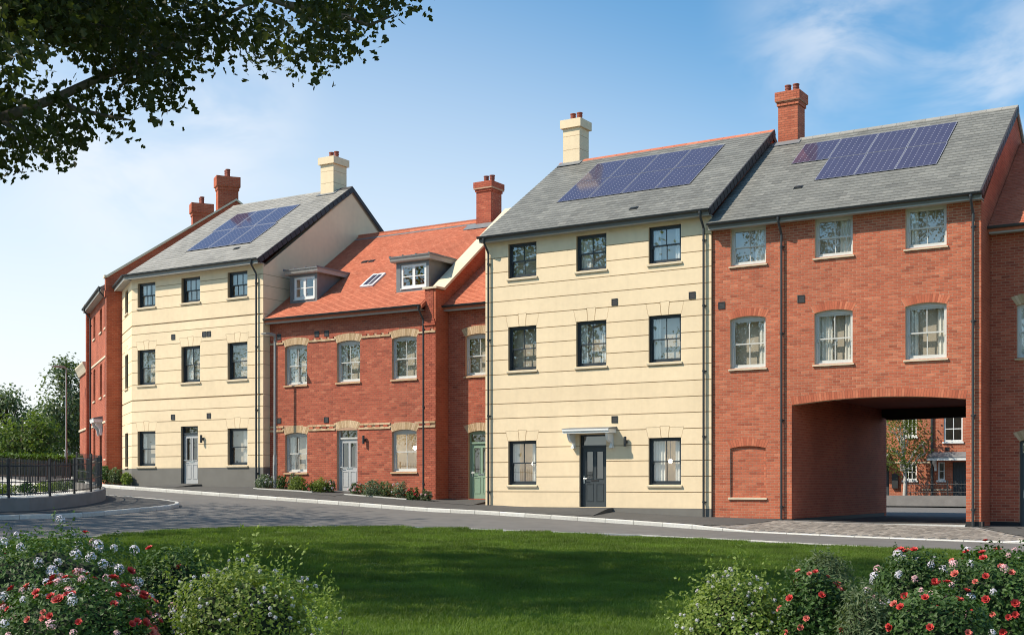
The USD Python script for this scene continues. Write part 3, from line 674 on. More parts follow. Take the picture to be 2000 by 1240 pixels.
# ================================================================== the archway house
D = House('archway_house', 'orange brick house with a vehicle archway through its ground floor and a panelled slate roof', (0.0, .08, -1.35))
DW = [dict(x0=a, x1=a + 1.085, z0=6.395, z1=7.49) for a in (.575, 3.10, 5.625)] + [dict(x0=a, x1=a + 1.09, z0=3.395, z1=4.83, crown=4.905) for a in (.56, 3.09, 5.62)]
blind = dict(x0=.555, x1=1.65, z0=-.36, z1=1.07, crown=1.135); passage = dict(x0=2.43, x1=7.205, z0=-1.6, z1=2.275, crown=2.42)
DO = DW + [blind, passage]
dface = sbox(.012, -.965, 7.59, 7.52)
wall(D, sbox(.014, -1.6, 7.588, 7.5), DO, thick=.305)
rings = [ring(o, .225) for o in DW[3:]] + [ring(blind, .225), ring(passage, .225, .02)]
for P, full in rings:
    m = MB(); r = np.random.default_rng(len(P))
    for p in P: m.prism(p, -.002, .012, float(np.clip(r.normal(.62, .2), 0, 1)))
    D.put('brick_arch', m, 'brick_orange', kind='stuff')
bricks(D, dface.difference(unary_union([opening(o) for o in DO] + [f.buffer(.006) for _, f in rings])), 'brick_orange', 21)
D.put('blind_window_back', MB().box(.5, 1.7, .066, .30, -.45, 1.2), 'mortar')
bricks(D, opening(blind), 'brick_orange', 22, y=.06, limit=0, rest='blind_window_brickwork')
D.put('blind_window_sill', MB().prism(Polygon([(-.045, -.42), (.1, -.42), (.1, -.355), (-.045, -.37)]), .51, 1.695, plane='yz'), 'stone')
m = MB().prism(sbox(.016, -1.7, 7.586, -.968).difference(sbox(2.43, -2, 7.205, 0)), .0, .2).box(7.584, 7.596, .2005, .40, -1.7, -.966).box(2.40, 2.436, .2005, .312, -1.7, -.966); D.put('plinth', m, 'plinth_black')
dcur = ['r', 'r', 'L', 'R', 'lR', 'LR']
for i, o in enumerate(DW):
    row = i // 3; ra, rb = rect_room(DW[row * 3:row * 3 + 3], i % 3, .35, 7.25)
    lam = [(.52, .58, 1.0, .05)] if i == 4 else ()
    sash_window(D, o, 'window_grey', sill=.06, curtains=dcur[i], room=(ra, rb, o['z0'] - .75, 7.58 if row == 0 else 5.5))
# the passage: two side walls, a shallow vaulted soffit, a dropped beam at the far end
D.put('passage_wall', MB().box(2.13, 2.42, .30, 9.44, -.96, 2.75), 'brick_pattern_side')
D.put('passage_wall', MB().box(7.215, 7.55, .30, 9.44, -.96, 2.75), 'brick_pattern_side')
D.put('passage_reveal', MB().box(2.42, 2.434, .0065, .312, -.962, 2.30), 'brick_pattern_side')
D.put('side_wall', MB().box(7.584, 7.594, .0065, .40, -.962, 7.47), 'brick_pattern_side')
D.put('passage_plinth', MB().box(2.12, 2.416, .30, 9.43, -1.6, -.962), 'plinth_black')
D.put('passage_plinth', MB().box(7.219, 7.54, .30, 9.43, -1.6, -.962), 'plinth_black')
pts, _ = arc(2.42, 7.215, 2.275, 2.42)
D.put('passage_soffit', MB().box(2.42, 7.215, .314, 9.44, 2.62, 2.9), 'soffit_red')
D.put('passage_beam', MB().prism(Polygon([(2.425, 2.36), (2.62, 2.24), (7.21, 2.30), (7.21, 2.618), (2.425, 2.618)]), 9.1, 9.43), 'plinth_black')
D.put('ground_floor_room', MB().box(.34, 2.12, .32, 9.3, -1.2, 2.6), 'mortar')
SD = Slope(-.32, 7.655, .69); TD = (4.74 + .32) / SD.c
dpan = [(x, x + 1.165, 3.9, 5.51) for x in (1.385, 2.555, 3.725, 4.895)] + [(x, x + 1.165, 2.265, 3.88) for x in (2.575, 3.745, 4.915)]
for p in dpan: solar(D, SD, *p, .018)
lay(D, SD, -.02, 7.66, TD, .205, .30, 'slate', 'slate', 'slating', 12, holes=[(1.375, 6.07, 3.89, 5.52), (2.565, 6.09, 2.255, 3.885), (.25, 1.03, TD - .42, TD)])
deck(D, SD, .0, 7.63, TD, 4.74, 11.1, 9.8, 7.6)
ridge_tiles(D, 1.02, 7.66, 4.74, 11.15, 'slate_tan', .69, .45, lift=.045, w=.12)
eaves(D, .0, 7.66, 7.475)
verge(D, SD, 7.63, 7.67, TD, drop=.06)
gable(D, .32, 9.4, 2.4, 7.55, 4.74, 11.05, 7.30, 7.592, 'brick_pattern_side')
gable(D, .32, 9.4, 2.4, 7.55, 4.74, 11.05, .02, .3, 'brick_pattern_side')
D.put('side_return', MB().box(7.32, 7.588, .314, 2.0, -1.6, 2.45), 'brick_pattern_side')
D.put('rear_wall', MB().prism(sbox(.02, -1.6, 7.58, 7.55).difference(sbox(2.42, -2, 7.215, 2.62)), 9.45, 9.7), 'brick_pattern')
m = MB(); S2 = Slope(9.8, 7.6, -.69); D.put('rear_verge', MB().prism(Polygon([(4.74, 11.13), (9.8, 7.63), (9.8, 7.50), (4.74, 11.0)]), 7.595, 7.66, plane='yz'), 'fascia_grey')
chimney(D, .305, .965, 4.68, 5.37, 10.72, 12.42, 12.74, 'brick_orange', 2, seed=4)
m = MB(); SD.box(m, .18, 1.10, TD - .38, TD - .06, .02, .035); D.put('lead_flashing', m, 'lead')
slate_vent(D, SD, 2.19, 1.9)
downpipe(D, 2.15, 7.60, -1.12, 0); downpipe(D, 7.40, 7.60, -1.15, 0)
for x in (.296, 2.705): wall_vent(D, x, 5.27)

# ================================================================== the red house with dormers, and the narrow link house
def string_course(H, x0, x1, z, above, y=0.0):
    """A projecting buff band with red dentils on it (and a second buff band above)."""
    r = np.random.default_rng(int(abs(x0 * 100))); m = MB(); n = max(1, int(round((x1 - x0) / .225))); w = (x1 - x0) / n
    for k in range(n): m.box(x0 + k * w + .004, x0 + (k + 1) * w - .004, y - .035, y + .02, z, z + .068, float(r.uniform(0, 1)))
    if above:
        for k in range(n): m.box(x0 + k * w + .004, x0 + (k + 1) * w - .004, y - .035, y + .02, z + .15, z + .215, float(r.uniform(0, 1)))
    H.put('buff_course', m, 'brick_buff', kind='stuff')
    d = MB(); n2 = max(1, int(round((x1 - x0) / .338))); w = (x1 - x0) / n2
    for k in range(n2): d.box(x0 + k * w + .05, x0 + k * w + .05 + .19, y - .03, y + .02, z + .074, z + .143, float(r.uniform(0, 1)))
    H.put('dentil', d, 'brick_red', kind='stuff')
B = House('dormer_house', 'red brick house with clay tiled roof, two dormers, buff arches and a pale grey door', (-18.41, 1.0, -.6))
BW = [dict(x0=a, x1=a + 1.085, z0=3.74, z1=5.175, crown=5.245) for a in (-17.64, -15.12, -12.585)] + [dict(x0=a, x1=a + 1.085, z0=.47, z1=1.88, crown=1.955) for a in (-17.635, -12.585)]
bdoor = dict(x0=-15.12, x1=-14.155, z0=-.24, z1=2.02, crown=2.09)
BO = BW + [bdoor]
bface = sbox(-18.405, -.505, -11.1, 6.08)
wall(B, sbox(-18.4, -.9, -11.0, 6.05), BO, mat='mortar_red')
br = [ring(o, .26, .07) for o in BO]
for P, full in br:
    m = MB(); r = np.random.default_rng(len(P))
    for p in P: m.prism(p, -.006, .012, float(r.uniform(0, 1)))
    B.put('brick_arch', m, 'brick_buff', kind='stuff')
excl = [opening(o) for o in BO] + [f.buffer(.006) for _, f in br]
spans = lambda rr: [(-18.4, rr[0]), (rr[1], rr[2]), (rr[3], rr[4]), (rr[5], -11.1)]
up = [v for o in BW[:3] for v in (o['x0'] - .065, o['x1'] + .065)]; lo = [v for o in (BW[3], bdoor, BW[4]) for v in (o['x0'] - .065, o['x1'] + .065)]
for a, b in spans(up): string_course(B, a, b, 5.285, False); excl.append(sbox(a - .01, 5.282, b + .01, 5.43))
for a, b in spans(lo): string_course(B, a, b, 2.00, True); excl.append(sbox(a - .01, 1.997, b + .01, 2.218))
bricks(B, bface.difference(unary_union(excl)), 'brick_red', 31)
B.put('string_back', MB().box(-18.4, -11.1, .0, .0035, 1.99, 2.22), 'mortar_red')
B.put('plinth', MB().prism(sbox(-18.402, -1.2, -11.1, -.508).difference(opening(bdoor)), .0, .1), 'plinth_black')
bcur = ['l', 'L', '', 'LR', '']
for i, o in enumerate(BW):
    ra, rb = [(-18.1, -16.0), (-15.9, -13.4), (-13.3, -11.2), (-18.1, -15.5), (-13.8, -11.2)][i]
    lam = [(.42, .86, .8, .075), (.52, 1.06, 1.1, .06), (.93, .88, .9, .08)] if i == 4 else ()
    sash_window(B, o, 'window_grey', sill=.07, sill_mat='brick_buff', curtains=bcur[i], lamps=lam, room=(ra, rb, o['z0'] - .7, o['z1'] + .45))
panel_door(B, bdoor, 'window_grey', 'door_grey', trans=.31, room=(-15.4, -13.9, -.3, 2.4))
# pier and parapet at the right end
pier = sbox(-11.1, -.505, -10.64, 5.30)
B.put('pier_core', MB().box(-11.08, -10.66, -.06, .9, -.9, 5.35).box(-11.08, -10.76, -.061, .9, 5.35, 6.7), 'mortar_red')
bricks(B, sbox(-11.1, -.505, -10.64, 5.282).difference(sbox(-11.2, 1.997, -10.6, 2.218)), 'brick_red', 32, y=-.07, limit=0, rest='pier_brickwork')
bricks(B, sbox(-11.1, 5.43, -10.74, 6.80), 'brick_red', 33, y=-.07, limit=0, rest='pier_brickwork')
string_course(B, -11.1, -10.64, 5.285, False, -.07); string_course(B, -11.1, -10.64, 2.0, True, -.07)
for k, dz in enumerate((5.62, 5.70, 5.78)): B.put('corbel', MB().box(-11.12 + .02 * k, -10.64 - .03 * k, -.105 + .012 * k, .0, dz - .08, dz - .012), 'brick_red')
B.put('pier_plinth', MB().box(-11.105, -10.635, -.066, .3, -1.2, -.508), 'plinth_black')
SB = Slope(-.32, 6.25, .715); TB = (5.25 + .32) / SB.c; rz = 6.25 + .715 * 5.57
B.put('parapet_wall', MB().prism(Polygon([(-.055, -.9), (9.5, -.9), (10.5, 6.6), (5.25, rz + .26), (.42, 6.78), (-.055, 6.78)]), -11.09, -10.645, plane='yz'), 'brick_pattern_side')
B.put('coping', MB().prism(Polygon([(-.12, 6.80), (.40, 6.80), (5.25, rz + .29), (10.6, 6.62), (10.6, 6.70), (5.25, rz + .37), (.37, 6.885), (-.12, 6.87)]), -11.17, -10.57, plane='yz'), 'stone')
lay(B, SB, -18.39, -11.10, TB, .105, .168, 'clay_tile', 'roof_tile', 'tiling', 13, holes=[(-17.96, -16.6, 1.08, 3.06), (-12.87, -11.42, 1.08, 3.06), (-15.0, -14.4, 1.86, 2.86), (-12.45, -11.1, TB - .75, TB)], thick=.01, jitter=.004)
deck(B, SB, -18.38, -11.05, TB, 5.25, rz, 10.8, 6.2, 'clay_tile')
ridge_tiles(B, -18.38, -12.40, 5.25, rz + .01, 'clay_tile', .715, .30, crest=True, lift=.05, w=.13)
m = MB()
for k in range(13): SB.box(m, -18.38 + k * .46, -18.38 + k * .46 + .455, TB - .27, TB - .17, .01, .022)
B.put('ridge_trim', m, 'lead')
eaves(B, -18.38, -11.13, 6.075)
downpipe(B, -11.16, 6.20, -.45, 0)
chimney(B, -12.35, -11.67, 5.02, 5.78, 9.6, 11.41, 11.70, 'brick_red', 2, seed=6)
m = MB(); SB.box(m, -12.72, -11.1, TB - .72, TB - .30, .02, .04); B.put('lead_flashing', m, 'lead')
gable(B, .32, 9.4, -.9, 6.0, 5.25, 10.0, -18.4, -18.2, 'mortar_red')
B.put('rear_wall', MB().box(-18.4, -11.0, 9.4, 9.7, -.9, 6.0), 'brick_pattern')
for x, z in ((-16.07, 5.57), (-15.60, 5.56), (-17.94, 5.58), (-17.94, 2.42), (-15.614, 2.39)): wall_vent(B, x, z)
wall_light(B, -13.80, 1.62)
for x in (-16.32, -15.98): slate_vent(B, SB, x, 4.23)
for k, (xa, xb) in enumerate(((-17.95, -16.60), (-12.87, -11.42))):   # dormers
    d = B.x('dormer'); yf, zb, zt = .62, 6.93, 7.98; yb = -.32 + (zt - 6.25) / .715 + .1
    B.put('cheek', MB().prism(Polygon([(yf + .02, zb - .1), (yf + .02, zt), (yb, zt), (yb - 1.3, zb - .1)]), xa + .03, xa + .06, plane='yz'), 'lead', d)
    B.put('cheek', MB().prism(Polygon([(yf + .02, zb - .1), (yf + .02, zt), (yb, zt), (yb - 1.3, zb - .1)]), xb - .06, xb - .03, plane='yz'), 'lead', d)
    B.put('surround', MB().prism(sbox(xa, zb - .1, xb, zt).difference(sbox(xa + .19, zb + .1, xb - .12, zt - .10)), yf, yf + .09), 'lead', d)
    B.put('fascia', MB().prism(Polygon([(yf - .16, zt + .04), (yf - .19, zt + .15), (yb + .3, zt + .15), (yb + .3, zt), (yf - .12, zt)]), xa - .16, xb + .16, plane='yz'), 'fascia_grey', d)
    r_ = MB().box(xa - .18, xb + .18, yf - .21, yb + .3, zt + .151, zt + .19)
    for q in range(4): r_.box(xa - .15 + q * (xb - xa + .28) / 3 - .012, xa - .15 + q * (xb - xa + .28) / 3 + .022, yf - .215, yb + .2, zt + .19, zt + .225)
    B.put('flat_roof', r_, 'lead', d)
    xl, xr, z0, z1 = xa + .19, xb - .12, zb + .1, zt - .10; xm = (xl + xr) / 2; f = MB()
    f.prism(sbox(xl, z0, xr, z1).difference(unary_union([sbox(xl + .1, z0 + .1, xm - .055, (z0 + z1) / 2 - .015), sbox(xl + .1, (z0 + z1) / 2 + .015, xm - .055, z1 - .09), sbox(xm + .055, z0 + .1, xr - .1, (z0 + z1) / 2 - .015), sbox(xm + .055, (z0 + z1) / 2 + .015, xr - .1, z1 - .09)])), yf + .03, yf + .08)
    f.prism(sbox(xl, z0 - .03, xr, z0), yf - .03, yf + .08)
    B.put('casement_frame', f, 'window_white', d)
    for a, b in ((xl + .09, xm - .05), (xm + .05, xr - .09)): B.put('pane', MB().add([[a, yf + .055, z0 + .09], [b, yf + .055, z0 + .09], [b, yf + .055, z1 - .08], [a, yf + .055, z1 - .08]], [[0, 1, 2], [0, 2, 3]]), 'glass', d)
    make_room(B, d, xl - .05, xr + .05, z0 - .05, zt - .02, depth=yf + 1.5, y=yf + .1)
rl = B.x('roof_light'); m = MB()
for a in ((-15.0, -14.93, 1.86, 2.86), (-14.47, -14.4, 1.86, 2.86), (-14.93, -14.47, 1.86, 1.95), (-14.93, -14.47, 2.78, 2.86)): SB.box(m, *a, .0, .07)
B.put('frame', m, 'window_white', rl)
m = MB(); SB.box(m, -14.715, -14.685, 1.95, 2.78, .0, .06); B.put('glazing_bar', m, 'window_white', rl)
m = MB(); SB.box(m, -14.95, -14.45, 1.93, 2.80, .01, .045); B.put('pane', m, 'cell', rl)

E_ = House('link_house', 'narrow red brick house set back between its neighbours, with a pale green front door', (-10.64, 1.7, -.65))
EO = [dict(x0=-9.92, x1=-8.83, z0=3.79, z1=5.16, crown=5.235), dict(x0=-9.81, x1=-8.86, z0=-.47, z1=1.80, crown=1.875)]
er = [ring(o, .28, .09) for o in EO]
wall(E_, sbox(-10.64, -.9, -7.66, 6.05), EO, mat='mortar_red')
for P, full in er:
    m = MB(); r = np.random.default_rng(len(P) + 1)
    for p in P: m.prism(p, -.006, .012, float(r.uniform(0, 1)))
    E_.put('brick_arch', m, 'brick_buff', kind='stuff')
bricks(E_, sbox(-10.64, -.505, -7.66, 6.08).difference(unary_union([opening(o) for o in EO] + [f.buffer(.006) for _, f in er])), 'brick_red', 41, limit=200)
E_.put('plinth', MB().prism(sbox(-10.635, -1.2, -7.66, -.508).difference(opening(EO[1])), .0, .1), 'plinth_black')
sash_window(E_, EO[0], 'window_grey', sill=.07, sill_mat='brick_buff', room=(-10.4, -8.0, 3.1, 5.6))
panel_door(E_, EO[1], 'door_green', 'door_green', trans=.33, room=(-10.2, -8.3, -.5, 2.2))
SE = Slope(-.32, 6.25, .715)
lay(E_, SE, -10.62, -7.9, 4.6, .105, .168, 'clay_tile', 'roof_tile', 'tiling', 14, thick=.01, jitter=.004, limit=200)
deck(E_, SE, -10.64, -7.92, 4.6, 3.43, 8.9, 7.6, 6.2, 'clay_tile')
eaves(E_, -10.63, -7.98, 6.075)

# ================================================================== the far cream house with the canted corner
A = House('corner_house', 'cream rendered three storey house with a canted corner, grey plinth and six roof panels', (-25.63, .64, -.25))
AW = [dict(x0=a, x1=a + 1.04, z0=z0, z1=z1) for z0, z1 in ((7.18, 8.16), (4.04, 5.455), (.76, 2.17)) for a in (-25.29, -22.78, -20.26)]
adoor = dict(x0=-22.80, x1=-21.855, z0=.06, z1=2.31)
AO = [w for i, w in enumerate(AW) if i != 7] + [adoor]
AJ = [.67, 1.13, 1.6, 2.09, 2.53, 2.97, 3.42, 4.05, 4.55, 5.05, 5.6, 6.1, 6.45, 7.05, 7.53, 7.95]
AH = [(AW[3], 5.79), (AW[4], 5.79), (AW[5], 5.79), (AW[6], 2.54), (AW[8], 2.54)]
wall(A, sbox(-25.625, -.5, -18.412, 8.33), AO, y=.026, mat='render_back')
render_bands(A, sbox(-25.628, .672, -18.408, 8.335), AJ, AO, AH, wide=(3.42, 6.45))
A.put('plinth', MB().prism(sbox(-25.626, -.6, -18.41, .668).difference(unary_union([opening(adoor)])), .004, .1), 'plinth_grey')
acur = ['l', '', '', 'L', 'lR', '', 'L', None, 'r']
for i, o in enumerate(AW):
    if i == 7: continue
    row = i // 3; ra, rb = rect_room([AW[row * 3 + k] for k in range(3)], i % 3, -25.2, -18.75)
    sash_window(A, o, 'anthracite', sill=.075, curtains=acur[i], cols=3 if row == 0 else (1 if i in (3, 5, 6, 8) else 2), room=(ra - .15, rb, o['z0'] - .7, o['z1'] + .3 if row else 8.5), reveal=.12)
panel_door(A, adoor, 'anthracite', 'door_grey', trans=.27, room=(-23.2, -21.4, 0, 2.9))
# canted wall
ca_ = math.atan2(-.557, .83); turn = lambda mb: mb.turn(ca_, (0, 0, 0), (-25.63, 0, 0))
CO_ = [dict(x0=-2.2, x1=-1.16, z0=z0, z1=z1) for z0, z1 in ((7.18, 8.16), (4.04, 5.455), (.76, 2.17))]
q = sbox(-3.3, -.5, -.004, 8.33).difference(unary_union([opening(o, .003) for o in CO_]))
A.put('canted_wall', turn(MB().prism(q, .026, .3)), 'render_back')
render_bands(A, sbox(-3.3, .672, -.002, 8.335), AJ, CO_, [(CO_[1], 5.79), (CO_[2], 2.54)], wide=(3.42, 6.45), post=turn, name='canted_render_band')
A.put('canted_plinth', turn(MB().box(-3.3, -.004, .004, .1, -.6, .668)), 'plinth_grey')
_put = A.put
A.put = lambda name, mb, *a, **k: _put(name, turn(mb), *a, **k)
for o in CO_: sash_window(A, o, 'anthracite', sill=.075, room=(-2.9, -.5, o['z0'] - .5, o['z1'] + .2), cols=2, blind=False)
eaves(A, -3.35, .09, 8.335)
del A.put
HIP = .11
SA_ = Slope(-.32, 8.47, .6835); TA = (5.2 + .32) / SA_.c
apan = [(x, x + 1.17, 3.66, 5.46) for x in (-23.84, -22.65, -21.46)] + [(x, x + 1.17, 1.79, 3.64) for x in (-23.70, -22.51, -21.32)]
for p in apan: solar(A, SA_, *p, .032)
hipx = lambda t: -25.72 + HIP * t * SA_.c
lay(A, SA_, -25.9, -18.35, TA, .205, .30, 'slate_tan', 'slate', 'slating', 15, holes=[(-23.85, -20.28, 3.65, 5.47), (-23.71, -20.14, 1.78, 3.645), (-19.9, -19.05, TA - .42, TA)], left=hipx)
hx, hy, hz = -25.72 + HIP * 5.52, 5.2, 8.47 + .6835 * 5.52
ex, ey = (np.array([[math.cos(ca_), -math.sin(ca_)], [math.sin(ca_), math.cos(ca_)]]) @ np.array([-3.35, -.32])); ex += -25.63
top = np.array([[-25.72, -.32, 8.46], [-18.38, -.32, 8.46], [-18.38, 5.2, hz - .012], [hx, hy, hz - .012], [ex, ey, 8.46], [-25.75, 5.5, hz - 1.1], [-18.38, 10.6, 8.4], [-25.2, 10.6, 8.4]]); bot = top - [0, 0, .16]
F_ = np.array([[0, 1, 2], [0, 2, 3], [0, 3, 4], [4, 3, 5], [2, 6, 7], [2, 7, 3], [3, 7, 5]])
A.put('roof_deck', MB().add(np.vstack([top, bot]), np.vstack([F_, F_[:, ::-1] + 8, [[0, 8, 9], [0, 9, 1], [1, 9, 10], [1, 10, 2], [2, 10, 14], [2, 14, 6], [4, 12, 8], [4, 8, 0]]])), 'slate_tan')
ridge_tiles(A, -25.1, -19.95, 5.2, hz, 'slate_tan', .6835, .45, lift=.04, w=.11)
ridge_tiles(A, -19.0, -18.36, 5.2, hz, 'verge_dark', .6835, .27, lift=.05, w=.16)
eaves(A, -25.70, -18.38, 8.335)
verge(A, SA_, -18.40, -18.35, TA, drop=.12)
A.put('rear_verge', MB().prism(Polygon([(5.2, hz + .03), (10.6, 8.44), (10.6, 8.28), (5.2, hz - .16)]), -18.41, -18.34, plane='yz'), 'verge_dark')
gable(A, .3, 10.3, -.5, 8.36, 5.2, 12.06, -18.7, -18.42, 'render_back')
r = np.random.default_rng(9)
for a, b in zip([.672] + AJ[1:], AJ[1:] + [8.2]):
    A.put('side_band', MB().box(-18.425, -18.408, .024, 10.3, a + .01, b - .01 if b < 8.1 else 7.96 + .24, float(r.uniform(0, 1))), 'cream_render')
A.put('gable_render', MB().prism(Polygon([(.024, 8.2), (10.3, 8.2), (5.2, 11.98)]), -18.425, -18.408, .5, plane='yz'), 'cream_render')
A.put('side_plinth', MB().box(-18.43, -18.409, .105, 10.3, -.6, .668), 'plinth_grey')
chimney(A, -19.81, -19.12, 4.9, 5.75, 11.4, 13.28, 13.57, 'render', 2)
m = MB(); SA_.box(m, -19.95, -18.98, TA - .5, TA - .05, .02, .035); A.put('lead_flashing', m, 'lead')
slate_vent(A, SA_, -20.55, 1.36)
downpipe(A, -18.70, 8.42, -.05, 0)
for x, z in ((-23.224, 5.87), (-21.506, 5.87), (-21.256, 5.87), (-23.238, 2.69), (-21.256, 2.69)): wall_vent(A, x, z)
wall_light(A, -21.576, 1.80)
# ================================================================== the red terrace end at far left (turned away along the side street)
G = House('terrace_house', 'red brick house at far left, edge on, with raked parapet and two stacks', (-28.71, 1.95, -.2), ca_)
GO = [dict(x0=-s - .9, x1=-s, z0=z0, z1=z1, **({'crown': z1 + .09} if cr else {})) for s in (1.0, 3.0, 5.9) for z0, z1, cr in ((6.93, 8.0, 0), (3.97, 5.42, 1), (1.16, 2.6, 1)) if not (s == 3.0 and z0 == 1.16)]
gdoor = dict(x0=-4.0, x1=-3.05, z0=.25, z1=2.5, crown=2.58)
gf = sbox(-8.3, -.5, -.30, 8.4)
G.put('wall', MB().prism(gf.difference(unary_union([opening(o, .002) for o in GO + [gdoor]])), .12, .42), 'brick_pattern')
for o in GO:
    W = G.x('window'); a, b, z0, z1 = o['x0'], o['x1'], o['z0'], o['z1']
    fr = MB().prism(opening(o).difference(unary_union([sbox(a + .07, z0 + .08, (a + b) / 2 - .02, z1 - .07), sbox((a + b) / 2 + .02, z0 + .08, b - .07, z1 - .07)])), .24, .32).box(a + .07, b - .07, .245, .315, (z0 + z1) / 2 - .025, (z0 + z1) / 2 + .025)
    G.put('frame', fr, 'window_grey', W)
    G.put('pane', MB().add([[a + .06, .29, z0 + .07], [b - .06, .29, z0 + .07], [b - .06, .29, z1 - .06], [a + .06, .29, z1 - .06]], [[0, 1, 2], [0, 2, 3]]), 'glass', W)
    G.put('sill', MB().box(a - .05, b + .05, .07, .3, z0 - .07, z0), 'stone', W)
    make_room(G, W, a - .4, b + .4, z0 - .6, z1 + .35, depth=3, y=.43)
G.put('door', MB().prism(opening(gdoor), .24, .3), 'door_slate')
cp = G.x('canopy')
G.put('roof', MB().prism(Polygon([(-.28, 2.98), (-.28, 3.02), (.12, 3.10), (.12, 2.98)]), -4.35, -2.7, plane='yz'), 'lead', cp)
G.put('cornice', MB().prism(Polygon([(-.26, 2.82), (-.29, 2.97), (.12, 2.97), (.12, 2.82)]), -4.33, -2.72, plane='yz'), 'window_white', cp)
for xx in (-4.2, -2.95): G.put('bracket', MB().prism(Polygon([(-.2, 2.815), (-.18, 2.7), (0, 2.5), (.03, 2.25), (.12, 2.25), (.12, 2.815)]), xx, xx + .1, plane='yz'), 'window_white', cp)
G.put('parapet_wall', MB().prism(Polygon([(0, -.5), (11, -.5), (11, 8.92), (5.55, 12.68), (0, 8.9)]), -.34, 0, plane='yz'), 'brick_pattern_side')
G.put('pier_face', MB().box(-.345, -.001, -.012, -.002, .7, 8.88), 'brick_pattern')
G.put('coping', MB().prism(Polygon([(-.1, 8.90), (.02, 8.90), (5.55, 12.70), (11, 8.94), (11, 9.03), (5.55, 12.79), (0, 9.0), (-.1, 9.0)]), -.40, .06, plane='yz'), 'stone')
G.put('kneeler', MB().box(-.38, .03, -.07, .12, 8.1, 8.34).box(-.36, .02, -.04, .12, 8.34, 8.88), 'brick_pattern')
for z in (5.62, 2.75): G.put('buff_course', MB().box(-8.3, -.345, .09, .13, z, z + .09), 'stone')
eaves(G, -8.3, -.36, 8.4, y_wall=.12)
G.put('roof', MB().prism(Polygon([(-.2, 8.55), (5.55, 12.2), (11.2, 8.6), (11.2, 8.4), (5.55, 12.0), (-.2, 8.38)]), -8.4, -.35, plane='yz'), 'slate_tan')
G.put('end_pier', MB().prism(Polygon([(-.05, -.5), (11, -.5), (11, 8.9), (5.55, 12.5), (-.05, 8.7)]), -8.75, -8.4, plane='yz'), 'brick_pattern_side')
G.put('end_coping', MB().prism(Polygon([(-.16, 8.72), (0, 8.72), (5.55, 12.52), (5.55, 12.62), (-.16, 8.82)]), -8.8, -8.35, plane='yz'), 'stone')
G.put('gable_wall', MB().prism(Polygon([(.43, -.5), (10.8, -.5), (10.8, 8.4), (.43, 8.4)]), -8.39, -8.1, plane='yz'), 'brick_pattern_side')
downpipe(G, -.62, 8.5, .2, .12); downpipe(G, -7.5, 8.5, .3, .12)
chimney(G, -.52, -.02, 4.75, 5.65, 11.2, 13.3, 13.75, 'pattern', 2, seed=8, poth=.34)
chimney(G, -5.75, -5.25, 4.55, 5.45, 10.9, 13.15, 13.6, 'pattern', 2, seed=9, poth=.34)
# lower neighbour further up the side street
N = House('low_house', 'lower red brick wing behind the far left house, just showing its buff cornice', (-28.71, 1.95, -.2), ca_)
N.put('wall', MB().box(-13, -8.76, .05, 8, -.5, 5.6), 'brick_pattern')
N.put('cornice', MB().prism(Polygon([(-.12, 5.85), (-.2, 6.0), (-.2, 6.08), (.1, 6.08), (.1, 5.6), (-.02, 5.6)]), -13, -8.76, plane='yz'), 'stone')
N.put('string_course', MB().box(-13, -8.76, -.01, .06, 2.75, 2.85), 'stone')
N.put('roof', MB().prism(Polygon([(.1, 6.0), (4, 8.2), (8.1, 6.0), (8.1, 5.6), (.1, 5.6)]), -13, -8.76, plane='yz'), 'slate_tan')

# ================================================================== the right-hand house, mostly out of the picture
F = House('right_house', 'red brick house at the right edge, set back in shade with a clay tiled roof', (7.6, 1.2, -1.4))
FO = [dict(x0=8.27, x1=9.36, z0=3.40, z1=4.80, crown=4.875), dict(x0=8.34, x1=9.29, z0=-1.1, z1=1.17, crown=1.245)]
frr = [ring(o, .26, .08) for o in FO]
wall(F, sbox(7.595, -1.7, 11.6, 6.75), FO, mat='mortar_red')
for P, full in frr:
    m = MB(); r = np.random.default_rng(len(P) + 2)
    for p in P: m.prism(p, -.006, .02, float(r.uniform(0, 1)))
    F.put('brick_arch', m, 'brick_buff', kind='stuff')
bricks(F, sbox(7.597, -.985, 10.2, 6.78).difference(unary_union([opening(o) for o in FO] + [f.buffer(.006) for _, f in frr])), 'brick_red', 51, limit=240)
F.put('plinth', MB().prism(sbox(7.598, -1.7, 11.6, -.988).difference(opening(FO[1])), .0, .1), 'plinth_black')
sash_window(F, FO[0], 'window_grey', sill=.07, sill_mat='brick_buff', curtains='l', room=(7.9, 10.5, 2.6, 5.4))
panel_door(F, FO[1], 'anthracite', 'door_slate', trans=.33, room=(7.9, 10, -1.1, 2))
SF = Slope(-.32, 6.93, .715)
lay(F, SF, 7.61, 11.7, 5.6, .105, .168, 'clay_tile', 'roof_tile', 'tiling', 16, thick=.01, jitter=.004, limit=200)
deck(F, SF, 7.6, 11.7, 5.6, 4.2, 10.0, 8.8, 6.9, 'clay_tile')
eaves(F, 7.62, 11.7, 6.75)

